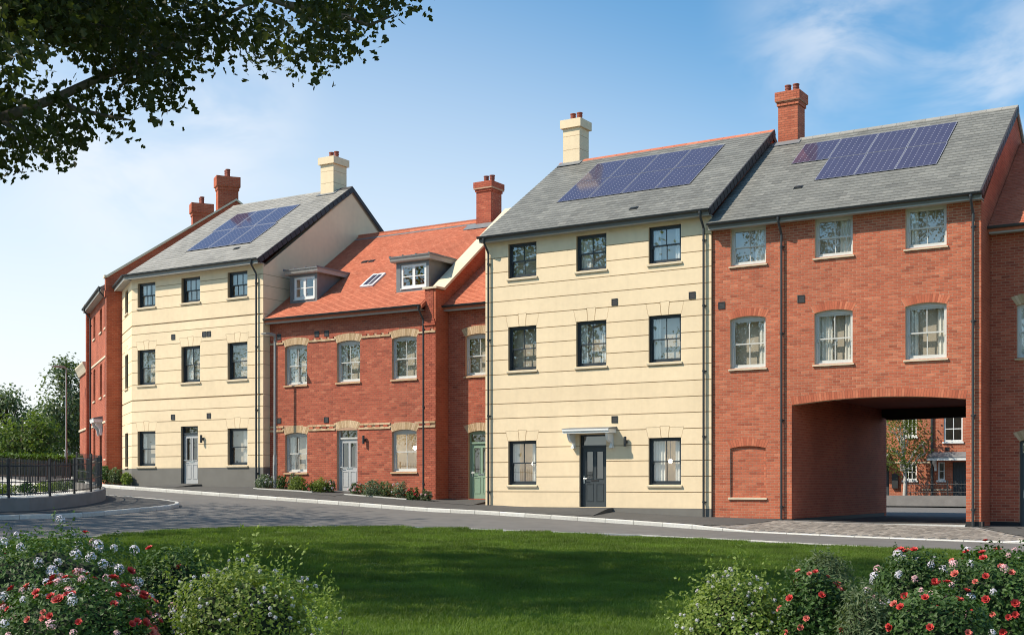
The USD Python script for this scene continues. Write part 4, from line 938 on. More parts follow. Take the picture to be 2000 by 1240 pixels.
# ================================================================== the rear terrace seen through the archway
Hh = House('mews_house', 'orange brick house with white windows and a grey door, seen through the archway', (-9.0, 31.4, -.95))
HO = [dict(x0=-.68, x1=.25, z0=2.2, z1=3.5), dict(x0=-2.72, x1=-2.03, z0=2.5, z1=3.62), dict(x0=-2.72, x1=-2.03, z0=.24, z1=1.10), dict(x0=-.98, x1=-.62, z0=.24, z1=1.17), dict(x0=-6.5, x1=-5.7, z0=.24, z1=1.5)]
hdoors = [dict(x0=-.25, x1=.7, z0=-.85, z1=1.17), dict(x0=-4.35, x1=-3.45, z0=-.85, z1=1.17)]
Hh.put('wall', MB().prism(sbox(-9, -1.2, 5, 5.2).difference(unary_union([opening(o) for o in HO + hdoors])), 0, .3), 'brick_pattern_rear')
for i, o in enumerate(HO):
    W = Hh.x('window'); a, b, z0, z1 = o['x0'], o['x1'], o['z0'], o['z1']; n = {0: 2, 1: 3, 2: 3, 3: 1, 4: 2}[i]
    xs = np.linspace(a + .06, b - .06, n + 1); zm = (z0 + z1) / 2
    Hh.put('frame', MB().prism(sbox(a, z0, b, z1).difference(unary_union([sbox(xs[k] + .015, za, xs[k + 1] - .015, zb) for k in range(n) for za, zb in ((z0 + .09, zm - .02), (zm + .02, z1 - .06))])), .06, .12), 'window_white', W)
    Hh.put('pane', MB().add([[a, .1, z0], [b, .1, z0], [b, .1, z1], [a, .1, z1]], [[0, 1, 2], [0, 2, 3]]), 'glass', W)
    Hh.put('sill', MB().box(a - .06, b + .06, -.06, .06, z0 - .09, z0), 'window_white', W)
    make_room(Hh, W, a - .3, b + .3, z0 - .5, z1 + .3, depth=3)
for o in hdoors:
    dd = Hh.x('door'); w = (o['x1'] - o['x0'] - .1) / 6; m = MB()
    for k in range(6): m.box(o['x0'] + .05 + k * w + .006, o['x0'] + .05 + (k + 1) * w - .006, .085, .12, o['z0'], o['z1'] - .05)
    Hh.put('board', m, 'door_slate', dd); Hh.put('leaf', MB().box(o['x0'], o['x1'], .1, .16, o['z0'], o['z1']), 'door_slate', dd)
    Hh.put('handle', MB().box(o['x0'] + .1, o['x0'] + .14, .06, .085, -.05, .2).tube([(o['x0'] + .12, .05, .1), (o['x0'] + .26, .05, .1)], .018, 6), 'metal', dd)
for xa, xb in ((-1.35, 3.2), (-8.0, -3.4)):
    cp = Hh.x('canopy')
    Hh.put('roof', MB().prism(Polygon([(-.75, 1.42), (0, 1.68), (0, 1.60), (-.75, 1.36)]), xa, xb, plane='yz'), 'lead', cp)
    Hh.put('fascia', MB().box(xa, xb, -.74, -.70, 1.24, 1.36).box(xa, xb, -.70, 0, 1.24, 1.27), 'window_white', cp)
    for x in ((xa + .22) if xa > -2 else xb - .3,): Hh.put('bracket', MB().prism(Polygon([(-.5, 1.24), (-.48, 1.1), (-.12, .9), (-.1, .72), (0, .72), (0, 1.24)]), x, x + .1, plane='yz'), 'window_white', cp)
Hh.put('downpipe', MB().tube([(-1.25, -.06, 5.2), (-1.25, -.06, -.9)], .07, 8), 'dark_plastic')
for z in (3.52, 1.12): Hh.put('band_course', MB().box(-9, -1.35, -.03, .01, z, z + .08), 'stone')
Hh.put('band_course', MB().box(-1.15, 5, -.03, .01, 3.60, 3.68), 'stone'); Hh.put('band_course', MB().box(-1.75, -.3, -.03, .01, -.27, -.2), 'stone')
wall_vent(Hh, -.5, 1.83, s=.1)
Hh.put('meter_box', MB().box(-3.27, -2.96, -.12, .01, -.17, .58), 'dark_plastic')
Hh.put('roof', MB().prism(Polygon([(-.3, 5.2), (4.5, 8.3), (9.3, 5.2), (9.3, 5.0), (-.3, 5.0)]), -9.1, 5.1, plane='yz'), 'slate')

# ================================================================== ground
def clean(poly): return poly if poly.is_valid else poly.buffer(0)
def sheet(name, poly, zfun, mat, edge=1.2, parent='/World', **kw):
    V, Fc, n = [], [], 0
    for g in getattr(clean(poly), 'geoms', [clean(poly)]):
        if g.geom_type != 'Polygon': continue
        v, f = trimesh.creation.triangulate_polygon(g, engine='earcut')
        v3 = np.column_stack([v, np.zeros(len(v))])
        v3, f = trimesh.remesh.subdivide_to_size(v3, f, edge, max_iter=14)
        V.append(v3); Fc.append(f + n); n += len(v3)
    v, f = np.vstack(V), np.vstack(Fc); v[:, 2] = zfun(v[:, 0], v[:, 1])
    nz = np.cross(v[f[:, 1]] - v[f[:, 0]], v[f[:, 2]] - v[f[:, 0]])[:, 2]; f = np.where(nz[:, None] < 0, f[:, ::-1], f)
    mm = trimesh.Trimesh(v, f, process=False); mm.merge_vertices()
    return put(parent, name, mm, mat, smooth=True, **kw)
rr = [0, 20, 45, 80, 140, 260, 600, 1500]; th = np.linspace(0, 2 * np.pi, 49)[:-1]
gv = [[-5, 0, 0]] + [[-5 + r_ * math.cos(t), r_ * math.sin(t), 0] for r_ in rr[1:] for t in th]
gfc = [[0, 1 + j, 1 + (j + 1) % 48] for j in range(48)] + [x for i in range(len(rr) - 2) for j in range(48) for x in ([1 + i * 48 + j, 1 + (i + 1) * 48 + j, 1 + (i + 1) * 48 + (j + 1) % 48], [1 + i * 48 + j, 1 + (i + 1) * 48 + (j + 1) % 48, 1 + i * 48 + (j + 1) % 48])]
gv = np.array(gv, float); gv[:, 2] = np.minimum(road_z(gv[:, 0], gv[:, 1]) - .6, -1.75)
put('/World', 'ground', MB().add(gv, gfc), 'earth', smooth=True, kind='structure')

# far kerb line of the street, from right to left, then round the corner up the side street
KL = np.array([[40, -2], [10, -2], [9.4, -2], [1.5, -2], [-10, -2], [-19, -2.0], [-21.5, -1.95], [-23.5, -1.75], [-25.4, -1.25], [-27.5, -.1], [-30, 1.6], [-34, 4.3], [-48, 13.7]])
kl = LineString(KL)
isl_px = [(-220, 1012), (-100, 1009), (0, 1005.7), (60, 1004.5), (120, 1003), (180, 1000), (235, 995), (275, 991.6), (305, 989), (330, 986.6), (345, 984.6), (352, 982), (350, 979.5), (343, 977.6), (328, 976), (290, 971.7), (245, 968.5), (203, 966), (160, 962), (110, 958)]
IK = np.array([hit(x, y, lambda X, Y: float(road_z(X, Y)) + .115) for x, y in isl_px])
lawn_px = [(185, 1049.5), (330, 1038), (450, 1033.5), (600, 1028.6), (760, 1030.5), (950, 1035.5), (1090, 1043), (1300, 1052.8), (1556, 1064.7), (1741, 1074)]
LK = np.array([hit(x, y, lambda X, Y: float(road_z(X, Y)) + .03) for x, y in lawn_px])
strip_px = [(60, 1056), (185, 1046), (330, 1036), (450, 1031.0), (600, 1026.5), (880, 1030), (1055, 1037), (1260, 1044), (1408, 1050.7), (1667, 1064.7), (1889, 1075.8)]
ST = np.array([hit(x, y, lambda X, Y: float(road_z(X, Y)) + .02) for x, y in strip_px])
print('IK', IK.round(1).tolist()); print('LK', LK.round(1).tolist()); print('ST', ST.round(1).tolist())
lawn_edge = np.vstack([[LK[0][0] - .6, -40], [LK[0][0] - .2, -24], LK, [12, LK[-1][1] - .1], [40, LK[-1][1] - .3]])
sheet('road', Polygon([(40, -2.05)] + [tuple(p) for p in KL[1:]] + [(-60, 22), (-70, -10), (-60, -45), (-6, -45)] + [tuple(p) for p in lawn_edge[1:]] + [(40, lawn_edge[-1][1])]).buffer(.02), road_z, 'asphalt', 1.5, kind='structure')
foot = Polygon([(40, -1.9)] + [(p[0], p[1] + (.12 if i < 6 else .12)) for i, p in enumerate(KL)] + [(-44, 16.2), (-28.3, 5.5), (-25, 1.4), (-18.2, 1.2), (-18.2, 1.9), (-7.8, 1.9), (-7.8, .3), (7.4, .3), (7.4, 1.5), (40, 1.5)])
cross = Polygon([(.75, -1.88), (2.1, .0), (7.5, .0), (9.6, -1.88)])
sheet('footway', foot.difference(cross), footway_z, 'footway', 1.0, kind='structure')
sheet('paved_crossover_bed', cross.buffer(.01), lambda X, Y: footway_z(X, Y) - .014, 'concrete', 1.0, kind='structure')
px_ = xform('/World', 'paved_crossover', (4.5, -1, -1.2), kind='structure')
prng = np.random.default_rng(12); items = []
pc = prep(cross.buffer(-.02)); bw_, bh_ = .2, .1
for i in range(-70, 70):                                   # herringbone blocks at 45 degrees
    for j in range(-70, 70):
        for o_ in (0, 1):
            if o_ == 0: u0, v0, du, dv = (i + 2 * j) * .1, (i - 2 * j) * .1, .2, .1
            else: u0, v0, du, dv = (i + 2 * j) * .1 + .2, (i - 2 * j) * .1 - .1, .1, .2
            if abs(u0) > 7 or abs(v0) > 7: continue
            q = np.array([(u0 + .004, v0 + .004), (u0 + du - .004, v0 + .004), (u0 + du - .004, v0 + dv - .004), (u0 + .004, v0 + dv - .004)])
            c_ = math.sqrt(.5); q = np.stack([c_ * (q[:, 0] - q[:, 1]) + 5.0, c_ * (q[:, 0] + q[:, 1]) - 1.0], 1)
            if not pc.contains(Polygon(q)): continue
            z = footway_z(q[:, 0], q[:, 1]) + prng.normal(0, .002)
            v = np.vstack([np.column_stack([q, z - .05]), np.column_stack([q, z])])
            items.append((q.mean(0), MB().hexa(v, float(np.clip(prng.normal(.5, .22), 0, 1)))))
dep = np.array([depth_of(np.array([c[0], c[1], -1.2])) for c, _ in items]); left = MB()
for n_, i in enumerate(np.argsort(dep, kind='stable')):
    if n_ < 300: put(px_, 'paving_block', items[i][1], 'paver', off=(4.5, -1, -1.2))
    else: left.add(*items[i][1].arrays())
put(px_, 'block_paving', left, 'paver', off=(4.5, -1, -1.2), kind='stuff')
rear = Polygon([(2.0, .02), (7.7, .02), (7.7, 9.6), (30, 9.8), (30, 31.3), (-30, 31.3), (-30, 10.5), (2.0, 10.5)])
sheet('passage_floor', sbox(2.41, .05, 7.22, 9.6), lambda X, Y: -1.075 + 0 * X, 'footway', 3, kind='structure')
sheet('rear_court', sbox(-30, 9.6, 30, 27), lambda X, Y: -1.08 + 0 * X, 'asphalt', 6, kind='structure')
sheet('rear_footway', sbox(-30, 27.0, 30, 31.5), lambda X, Y: -1.02 + 0 * X, 'footway', 6, kind='structure')
put('/World', 'threshold_strip', MB().box(2.44, 7.2, .0, .09, -1.12, -1.055), 'kerb_stone', kind='structure')

def stones(name, line, zfun, width=.125, height=.16, length=.915, inner=1, gap=.016, limit=300):
    """Kerb stones one by one along a plan polyline; inner: which side the stone's width lies on."""
    ls = LineString(line); n = int(ls.length / length); o = line[len(line) // 2]; org = (o[0], o[1], float(zfun(o[0], o[1])))
    K = xform('/World', name, org, kind='structure'); r_ = np.random.default_rng(3)
    for k in range(n):
        p, q = np.array(ls.interpolate(k * length + gap / 2).coords[0]), np.array(ls.interpolate((k + 1) * length - gap / 2).coords[0])
        d = (q - p) / np.linalg.norm(q - p); nn = np.array([-d[1], d[0]]) * inner
        pts = []
        for w, dz in ((0, -height), (0, -.022), (.018, 0), (width, 0), (width, -height)):
            for e in (p, q): pts.append([*(e + nn * w), float(zfun(e[0], e[1])) + dz])
        v = np.array(pts).reshape(5, 2, 3); f = []
        for i in range(5):
            a, b, c_, d_ = i * 2, i * 2 + 1, ((i + 1) % 5) * 2 + 1, ((i + 1) % 5) * 2; f += [[a, b, c_], [a, c_, d_]]
        f += [[0, 2, 4], [0, 4, 6], [0, 6, 8], [1, 5, 3], [1, 7, 5], [1, 9, 7]]
        tm = trimesh.Trimesh(v.reshape(-1, 3), f, process=False); tm.fix_normals()
        if depth_of(v[:, 0].mean(0)) < 4: continue
        put(K, 'kerb_stone', MB().add(tm.vertices, tm.faces, float(r_.uniform(0, 1))), 'kerb_stone', off=org)
stones('street_kerb', np.vstack([[14, -2], KL[1:12]]), lambda X, Y: road_z(X, Y) + kerb_up(X), inner=-1)
stones('island_kerb', IK[1:], lambda X, Y: road_z(X, Y) + .115, inner=1)
stones('edging_kerb', ST, lambda X, Y: road_z(X, Y) + .022, width=.11, height=.1, inner=-1)

# the railed garden on the left
ig = lambda X, Y: road_z(X, Y) + .11
wall_px = [(-220, 1004), (-100, 1001.5), (0, 998), (50, 997), (95, 993.5), (140, 988.5), (172, 983.5), (190, 979), (198, 975.5), (199, 972.5), (192, 969.5), (178, 966), (150, 961)]
WL = np.array([hit(x, y, lambda X, Y: float(ig(X, Y))) for x, y in wall_px]); print('WL', WL.round(1).tolist())
isl = Polygon([tuple(p) for p in IK] + [(-40, 2.0), (-46, -16)])
inner = Polygon([tuple(p) for p in WL] + [(-36, .5), (-42, -14)])
sheet('island_footway', isl.buffer(-.1).difference(inner.buffer(-.05)), ig, 'footway', 1.0, kind='structure')
sheet('garden_gravel', inner.buffer(-.1), lambda X, Y: ig(X, Y) + .1, 'gravel', 1.5, kind='structure')
wl = LineString(WL)
def ribbon(ls, w, z0f, z1f, name, mat, parent='/World', step=.35, **kw):
    n = int(ls.length / step); P = np.array([ls.interpolate(i * ls.length / n).coords[0] for i in range(n + 1)]); T = np.gradient(P, axis=0); T /= np.linalg.norm(T, axis=1, keepdims=True); N_ = np.stack([-T[:, 1], T[:, 0]], 1)
    L, R = P + N_ * w / 2, P - N_ * w / 2; rows = [np.column_stack([L, z0f(L[:, 0], L[:, 1])]), np.column_stack([L, z1f(L[:, 0], L[:, 1])]), np.column_stack([R, z1f(R[:, 0], R[:, 1])]), np.column_stack([R, z0f(R[:, 0], R[:, 1])])]
    v = np.stack(rows, 1).reshape(-1, 3); f = []
    for i in range(n):
        for j in range(4): a, b = i * 4 + j, i * 4 + (j + 1) % 4; f += [[a, b, b + 4], [a, b + 4, a + 4]]
    f += [[0, 2, 1], [0, 3, 2], [n * 4, n * 4 + 1, n * 4 + 2], [n * 4, n * 4 + 2, n * 4 + 3]]
    tm = trimesh.Trimesh(v, f, process=False); tm.fix_normals()
    return put(parent, name, tm, mat, **kw)
ribbon(wl, .24, lambda X, Y: ig(X, Y) - .1, lambda X, Y: ig(X, Y) + .33, 'dwarf_wall', 'concrete', label='low curved concrete wall carrying the iron railings at left', cat='wall')
def railing(name, ls, zf, label, h=1.05, group=None, spacing=.115, limit=300, post=1.55):
    o = ls.interpolate(ls.length / 2).coords[0]; org = (o[0], o[1], float(zf(*o)))
    R = xform('/World', name, org, label=label, cat='railing')
    n = int(ls.length / spacing); 
    def at(s): return np.array(ls.interpolate(s).coords[0])
    for k in range(n):
        p = at((k + .5) * ls.length / n); z = float(zf(*p))
        put(R, 'bar', MB().tube([(p[0], p[1], z + .06), (p[0], p[1], z + h)], .0095, 5), 'iron', off=org)
    m = int(ls.length / post)
    for k in range(m + 1):
        p = at(k * ls.length / m); z = float(zf(*p)); s_ = .024
        put(R, 'post', MB().box(p[0] - s_, p[0] + s_, p[1] - s_, p[1] + s_, z - .05, z + h + .03), 'iron', off=org)
    for hh in (.10, .40, h - .16):
        pts = np.array([at(s) for s in np.linspace(0, ls.length, int(ls.length / .4) + 2)])
        put(R, 'rail', MB().tube(np.column_stack([pts, zf(pts[:, 0], pts[:, 1]) + hh]), .016, 6), 'iron', off=org)
railing('railing', wl, lambda X, Y: ig(X, Y) + .33, 'dark iron railings curving along the top of the low concrete wall', h=.98)
def at_depth(px, k): r_ = ray(px, 900); return (CAM + r_ * k)[:2]
far = LineString([at_depth(-60, 43), at_depth(0, 48), at_depth(70, 54), at_depth(137, 61)])
railing('railing', far, lambda X, Y: -.02 + 0 * X, 'lighter straight iron railings across the back of the gravel garden', h=1.08, spacing=.13)

# lawn
def lawn_z(X, Y):
    k = depth_of(np.stack([X, Y, 0 * X], -1)); s = np.clip((k - 13) / 11, 0, 1); s = s * s * (3 - 2 * s)
    return -1.5 + s * (road_z(X, Y) + .05 + 1.5) + .03 * (fbm(np.stack([X * .5, Y * .5, 0 * X], -1), 2, 4) - .5)
lawn_poly = clean(Polygon([tuple(p) for p in lawn_edge] + [(40, -45), (-6, -45)]))
sheet('lawn_soil', lawn_poly, lambda X, Y: lawn_z(X, Y) - .012, 'turf', .8, kind='structure')
# ------------------------------------------------------------------ leaves
LEAF = {
    'fold': (np.array([[0, 0, 0], [.5, .30, .07], [1, 0, 0], [.5, -.30, .07]]), np.array([[0, 2, 1], [0, 3, 2]])),
    'slim': (np.array([[0, 0, 0], [.5, .13, .03], [1, 0, -.05], [.5, -.13, .03]]), np.array([[0, 2, 1], [0, 3, 2]])),
    'lobed': (np.array([[0, 0, 0], [.12, .30, .03], [.30, .50, .06], [.42, .22, .02], [.72, .36, .05], [1, 0, -.04], [.72, -.36, .05], [.42, -.22, .02], [.30, -.50, .06], [.12, -.30, .03]]),
              np.array([[0, 3, 1], [1, 3, 2], [0, 5, 3], [3, 5, 4], [0, 7, 5], [7, 6, 5], [0, 9, 7], [9, 8, 7]])),
    'petal': (np.array([[0, 0, 0], [.6, .42, .18], [1, 0, .30], [.6, -.42, .18]]), np.array([[0, 2, 1], [0, 3, 2]])),
}
def unit(v): return v / (np.linalg.norm(v, axis=-1, keepdims=True) + 1e-12)
def leaves(P, size, r, shape='fold', out=None, bias=.6, droop=0.0):
    """Leaf faces at the points P, facing loosely along out (or anywhere)."""
    P = np.asarray(P); n = len(P); v, f = LEAF[shape]
    nn = r.normal(size=(n, 3)); nn = unit(nn)
    if out is not None: nn = unit(nn * (1 - bias) + unit(np.asarray(out)) * bias + [0, 0, .15])
    d = r.normal(size=(n, 3)); d[:, 2] -= droop; d = unit(d - nn * (d * nn).sum(1, keepdims=True)); b = np.cross(nn, d)
    s = size * r.uniform(.6, 1.3, (n, 1, 1))
    V = P[:, None] + s * (v[None, :, :1] * d[:, None] + v[None, :, 1:2] * b[:, None] + v[None, :, 2:] * nn[:, None])
    Fq = f[None] + (np.arange(n) * len(v))[:, None, None]
    return MB().add(V.reshape(-1, 3), Fq.reshape(-1, 3))
def limb(m, a, b, r0, r1, r, sag=.12, n=7, sides=7):
    a, b = np.asarray(a, float), np.asarray(b, float); t = np.linspace(0, 1, n)[:, None]; L = np.linalg.norm(b - a)
    p = a + (b - a) * t + np.array([0, 0, 1]) * sag * L * (np.sin(np.pi * t)) + np.cumsum(r.normal(0, .012 * L, (n, 3)), 0) * (t > 0)
    m.tube(p, np.linspace(r0, r1, n), sides); return p
def tree(name, loc, H, R, zc, n_cl, per, lsize, leafm, label, r, barkm='bark', shape='fold', trunk_r=.22, limbs=14, cat='tree', group=None, squash=1.0, thresh=.42, cl_r=.5):
    """Tapered trunk, limbs and a crown of leaf clumps with gaps; R: crown radius, zc: height of its middle, H: full height."""
    X = xform('/World', name, loc, label=label, cat=cat, group=group)
    rz = (H - zc); C = []
    while len(C) < n_cl:
        d = unit(r.normal(size=(4000, 3))) * r.uniform(.15, 1, (4000, 1)) ** .45
        q = d * [R, R, rz * squash] + [0, 0, zc]
        k = fbm(q * (1.5 / R * 2) + r.uniform(0, 9), 3, int(r.integers(99)))
        C += list(q[k > thresh])
    C = np.array(C[:n_cl])
    m = MB(); tp = np.array([[0, 0, -.2], [.05, .02, zc * .35], [-.06, .05, zc * .8], [.03, -.04, zc + rz * .35], [0, 0, zc + rz * .8]])
    m.tube(tp, [trunk_r * 1.25, trunk_r, trunk_r * .8, trunk_r * .45, trunk_r * .12], 10)
    ends = C[r.choice(n_cl, limbs, replace=False)]
    for e in ends:
        s = np.array([0, 0, np.clip(e[2] * r.uniform(.5, .8), zc * .45, zc + rz * .5)]); p = limb(m, s, e, trunk_r * .38, .02, r)
        for j in range(3):
            e2 = C[np.argmin(((C - p[3 + j]) ** 2).sum(1) + r.uniform(0, R, n_cl))]; limb(m, p[3 + j], e2, .03, .008, r, n=5, sides=5)
    put(X, 'trunk', m, barkm, smooth=50)
    P = np.repeat(C, per, 0) + r.normal(0, cl_r * .5, (n_cl * per, 3)) * [1, 1, .75]
    put(X, 'crown', leaves(P, lsize, r, shape, out=P - [0, 0, zc - rz * .3], bias=.5), leafm)
    return X
def cam_pt(xc, zc, Z): return np.array([CAM[0] + xc * CA - zc * SA, CAM[1] + xc * SA + zc * CA, Z])
def copy_of(src, loc, rot, scale, **kw):
    p = _path('/World', src.split('/')[-1].rstrip('_0123456789'))
    x = UsdGeom.Xform.Define(stage, p); x.AddTranslateOp().Set(Gf.Vec3d(*map(float, loc))); x.AddRotateZOp().Set(float(rot)); x.AddScaleOp().Set(Gf.Vec3f(scale, scale, scale))
    x.GetPrim().GetReferences().AddInternalReference(src); x.GetPrim().SetInstanceable(True); tag(x.GetPrim(), **kw); return p

# ------------------------------------------------------------------ the big tree whose boughs hang in at top left
r = np.random.default_rng(101)
OUT = Polygon([(-900, -2500), (830, -2500), (830, -40), (812, 8), (788, 45), (742, 62), (738, 108), (690, 120), (645, 152), (600, 158), (560, 128), (522, 108), (512, 150), (488, 172), (470, 118), (425, 112), (380, 140), (362, 182), (330, 232), (285, 232), (280, 276), (240, 262), (205, 285), (188, 302), (155, 292), (155, 330), (105, 312), (62, 335), (38, 372), (14, 335), (-10, 350), (-400, 420), (-900, 500)])
outp = prep(OUT.buffer(-16)); from shapely.geometry import Point
trunk = cam_pt(-11.5, 17.5, 0); trunk[2] = float(road_z(trunk[0], trunk[1])) - .1
BT = xform('/World', 'sycamore_tree', trunk, label='large dark leaved tree whose boughs hang into the top left corner', cat='tree')
cl = []
while len(cl) < 2250:
    d = unit(r.normal(size=(3000, 3))) * r.uniform(0, 1, (3000, 1)) ** .36
    q = d * [10.6, 7.0, 6.6]; k = fbm(q * .62 + 3.1, 2, 5)
    q = q[k > .53]
    W = np.stack([CAM[0] + (q[:, 0] - 10.6) * CA - (q[:, 1] + 17.0) * SA, CAM[1] + (q[:, 0] - 10.6) * SA + (q[:, 1] + 17.0) * CA, q[:, 2] + 8.8], 1)
    dd = W - CAM; zc = depth_of(W); xc = dd[:, 0] * CA + dd[:, 1] * SA
    px, py = 1000 + FOC * xc / zc, YH - FOC * dd[:, 2] / zc
    for w, a, b, z_ in zip(W, px, py, zc):
        if z_ < 8: continue
        seen = -60 < a < 860 and -60 < b < 420
        if outp.contains(Point(a, b + 14)) and (seen or (z_ > 12.8 and r.uniform() < .45)): cl.append(w)
cl = np.array(cl[:2250])
m = MB(); tz = trunk[2]
T0 = trunk + [0, 0, 0]
m.tube([T0 + [0, 0, -.2], T0 + [.1, 0, 2.5], T0 + [0, .15, 5.5], T0 + [.2, .1, 9.5], T0 + [.1, .3, 13.5]], [.62, .46, .4, .25, .06], 12)
def img_pt(px, py, k): return CAM + ray(px, py) * k
for pts, r0 in (([T0 + [0, 0, 4.6], img_pt(-150, 300, 17.2), img_pt(0, 232, 17), img_pt(110, 192, 17), img_pt(200, 150, 17.1), img_pt(290, 112, 17.3), img_pt(380, 60, 17.6), img_pt(480, 10, 18)], .10),
                ([T0 + [0, 0, 6], img_pt(-60, 60, 16.5), img_pt(60, -30, 16), img_pt(240, -60, 16), img_pt(420, -40, 16), img_pt(560, 10, 16.2), img_pt(640, 60, 16.4)], .11),
                ([img_pt(110, 192, 17), img_pt(150, 215, 16.8), img_pt(200, 225, 16.6), img_pt(255, 235, 16.4)], .05), ([img_pt(0, 232, 17), img_pt(40, 262, 16.8), img_pt(70, 290, 16.6)], .05),
                ([img_pt(290, 112, 17.3), img_pt(330, 150, 17), img_pt(345, 180, 16.8)], .035), ([img_pt(560, 10, 16.2), img_pt(640, 20, 16), img_pt(720, 50, 15.9), img_pt(770, 30, 15.8)], .05),
                ([T0 + [0, 0, 8], img_pt(100, -200, 15), img_pt(400, -420, 14.6), img_pt(700, -500, 15)], .15), ([T0 + [0, 0, 7], img_pt(-200, -200, 19), img_pt(200, -300, 20.5), img_pt(500, -200, 21)], .14)):
    m.tube(np.array(pts), np.linspace(r0, r0 * .22, len(pts)), 8)
for e in cl[r.choice(len(cl), 150, replace=False)]:
    k = cl[np.argsort(((cl - e) ** 2).sum(1))[1:40]]; b = k[r.integers(len(k))]
    if np.linalg.norm(b - e) < 1.1: limb(m, e, b, .022, .006, r, n=5, sides=4, sag=.03)
put(BT, 'trunk', m, 'bark', smooth=50, off=trunk)
per = 40; P = np.repeat(cl, per, 0) + np.clip(r.normal(0, .19, (len(cl) * per, 3)), -.34, .34)
put(BT, 'crown', leaves(P, .102, r, 'lobed', droop=.5), 'leaf_tree', off=trunk)

# ------------------------------------------------------------------ trees off the left and behind, which shade the lawn and show in the panes
def gz_(p): return float(road_z(p[0], p[1]))
p0 = cam_pt(-27.5, 37.5, 0); p0[2] = gz_(p0)
t1 = tree('roadside_tree', p0, 11.5, 4.6, 6.8, 380, 27, .17, 'leaf_park', 'green roadside tree standing out of the picture to the left of the junction', np.random.default_rng(5), shape='fold', group='trees off the left of the picture', cl_r=.9)
for k, (xc, zc, s, rot) in enumerate(((-23.5, 30, 1.75, 40), (-31, 27, 1.7, 200), (-23, 14, 1.1, 75))):
    q = cam_pt(xc, zc, 0); q[2] = gz_(q) - .2
    tag(stage.GetPrimAtPath(copy_of(t1, q, rot, s)), label='green roadside tree standing out of the picture to the left of the junction', cat='tree', group='trees off the left of the picture')
for X_, Y_, s in ((-38, -44, 1.1), (-20, -60, 1.2), (-54, -52, 1.2), (-2, -64, 1.1), (-66, -40, 1.2), (14, -70, 1.1)):
    tag(stage.GetPrimAtPath(copy_of(t1, (X_, Y_, gz_((X_, Y_)) - .3), X_ * 7, s)), label='green tree in the row behind the photographer, mirrored in the panes', cat='tree', group='trees behind the photographer')

# background trees and hedge at far left
def bg(px, k, ytop, ybase=925): q = CAM + ray(px, 900) * k; zt = (YH - ytop) / FOC * k; q[2] = .3; return q, zt - .3
q, h = bg(132, 82, 700); tree('background_tree', q, h, 1.75, h * .58, 210, 22, .26, 'leaf_grey', 'tall airy grey green tree beside the far red house, its pale limbs showing', np.random.default_rng(8), 'birch', limbs=22, trunk_r=.16, cl_r=.6, thresh=.46)
q, h = bg(44, 78, 806); tree('background_tree', q, h, 2.3, h * .5, 260, 22, .24, 'leaf_park', 'round bright green tree low over the hedge at far left', np.random.default_rng(9), trunk_r=.18, cl_r=.6, squash=1.0)
q, h = bg(12, 86, 752); tree('background_tree', q, h, 1.7, h * .62, 170, 20, .25, 'leaf_grey', 'loose pale tree rising behind the round green one at the left edge', np.random.default_rng(10), limbs=20, trunk_r=.15, cl_r=.6, thresh=.46)
q, h = bg(78, 90, 795); tree('background_tree', q, h, 2.0, h * .55, 220, 20, .26, 'leaf_dark', 'dark green tree between the round tree and the tall airy one', np.random.default_rng(12), limbs=14, trunk_r=.16, cl_r=.6)
q, h = bg(165, 92, 760); tree('background_tree', q, h, 2.3, h * .5, 240, 20, .27, 'leaf_park', 'green tree half hidden behind the corner of the far red house', np.random.default_rng(13), limbs=14, trunk_r=.16, cl_r=.6)
r = np.random.default_rng(21)
ha, hb = at_depth(-160, 56), at_depth(200, 66); hd = hb - ha; hl = np.linalg.norm(hd); hd /= hl; hn = np.array([-hd[1], hd[0]])
n = 15000; s_, u_ = r.uniform(0, hl, n), r.uniform(0, 1, n); side = r.integers(0, 3, n)
zt = 1.36; zb = .1; off = np.where(side == 0, -.55, np.where(side == 1, .55, r.uniform(-.55, .55, n))); zz = np.where(side == 2, zt, zb + (zt - zb) * u_)
P = np.column_stack([ha[0] + hd[0] * s_ + hn[0] * off, ha[1] + hd[1] * s_ + hn[1] * off, zz]) + r.normal(0, .05, (n, 3))
hx_ = xform('/World', 'hedge', (*ha, .1), label='long clipped green hedge behind the railed garden', cat='hedge')
put(hx_, 'foliage', leaves(P, .17, r, 'fold'), 'leaf_hedge', off=(*ha, .1))
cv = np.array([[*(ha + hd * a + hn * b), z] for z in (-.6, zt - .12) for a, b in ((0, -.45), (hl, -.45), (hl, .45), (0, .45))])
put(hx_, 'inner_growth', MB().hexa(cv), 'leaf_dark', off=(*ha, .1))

# ------------------------------------------------------------------ shrubs
def flower(kind, c, s, r, out):
    m = MB(); out = unit(np.asarray(out, float))
    if kind == 'rose':
        for ringn, cnt, tilt, sc in ((0, 5, 1.1, .55), (1, 6, .62, .85), (2, 7, .25, 1.0)):
            a = np.arange(cnt) * 2 * np.pi / cnt + ringn * .5; v, f = LEAF['petal']
            up = np.array([0, 0, 1.0]) if abs(out[2]) < .9 else np.array([1.0, 0, 0]); e1 = unit(np.cross(up, out)); e2 = np.cross(out, e1)
            for t in a:
                rad = e1 * math.cos(t) + e2 * math.sin(t); d = rad * math.cos(tilt) + out * math.sin(tilt); nn = out * math.cos(tilt) - rad * math.sin(tilt); b = np.cross(nn, d)
                m.add(c + s * sc * (v[:, :1] * d + v[:, 1:2] * b * 1.25 + v[:, 2:] * nn), f)
    else:                                             # a rounded head of many small florets
        k = 70; d = unit(r.normal(size=(k, 3)) + out * .7); q = leaves(c + d * s * .85, s * .42, r, 'fold', out=d, bias=.85); m.add(*q.arrays())
    return m
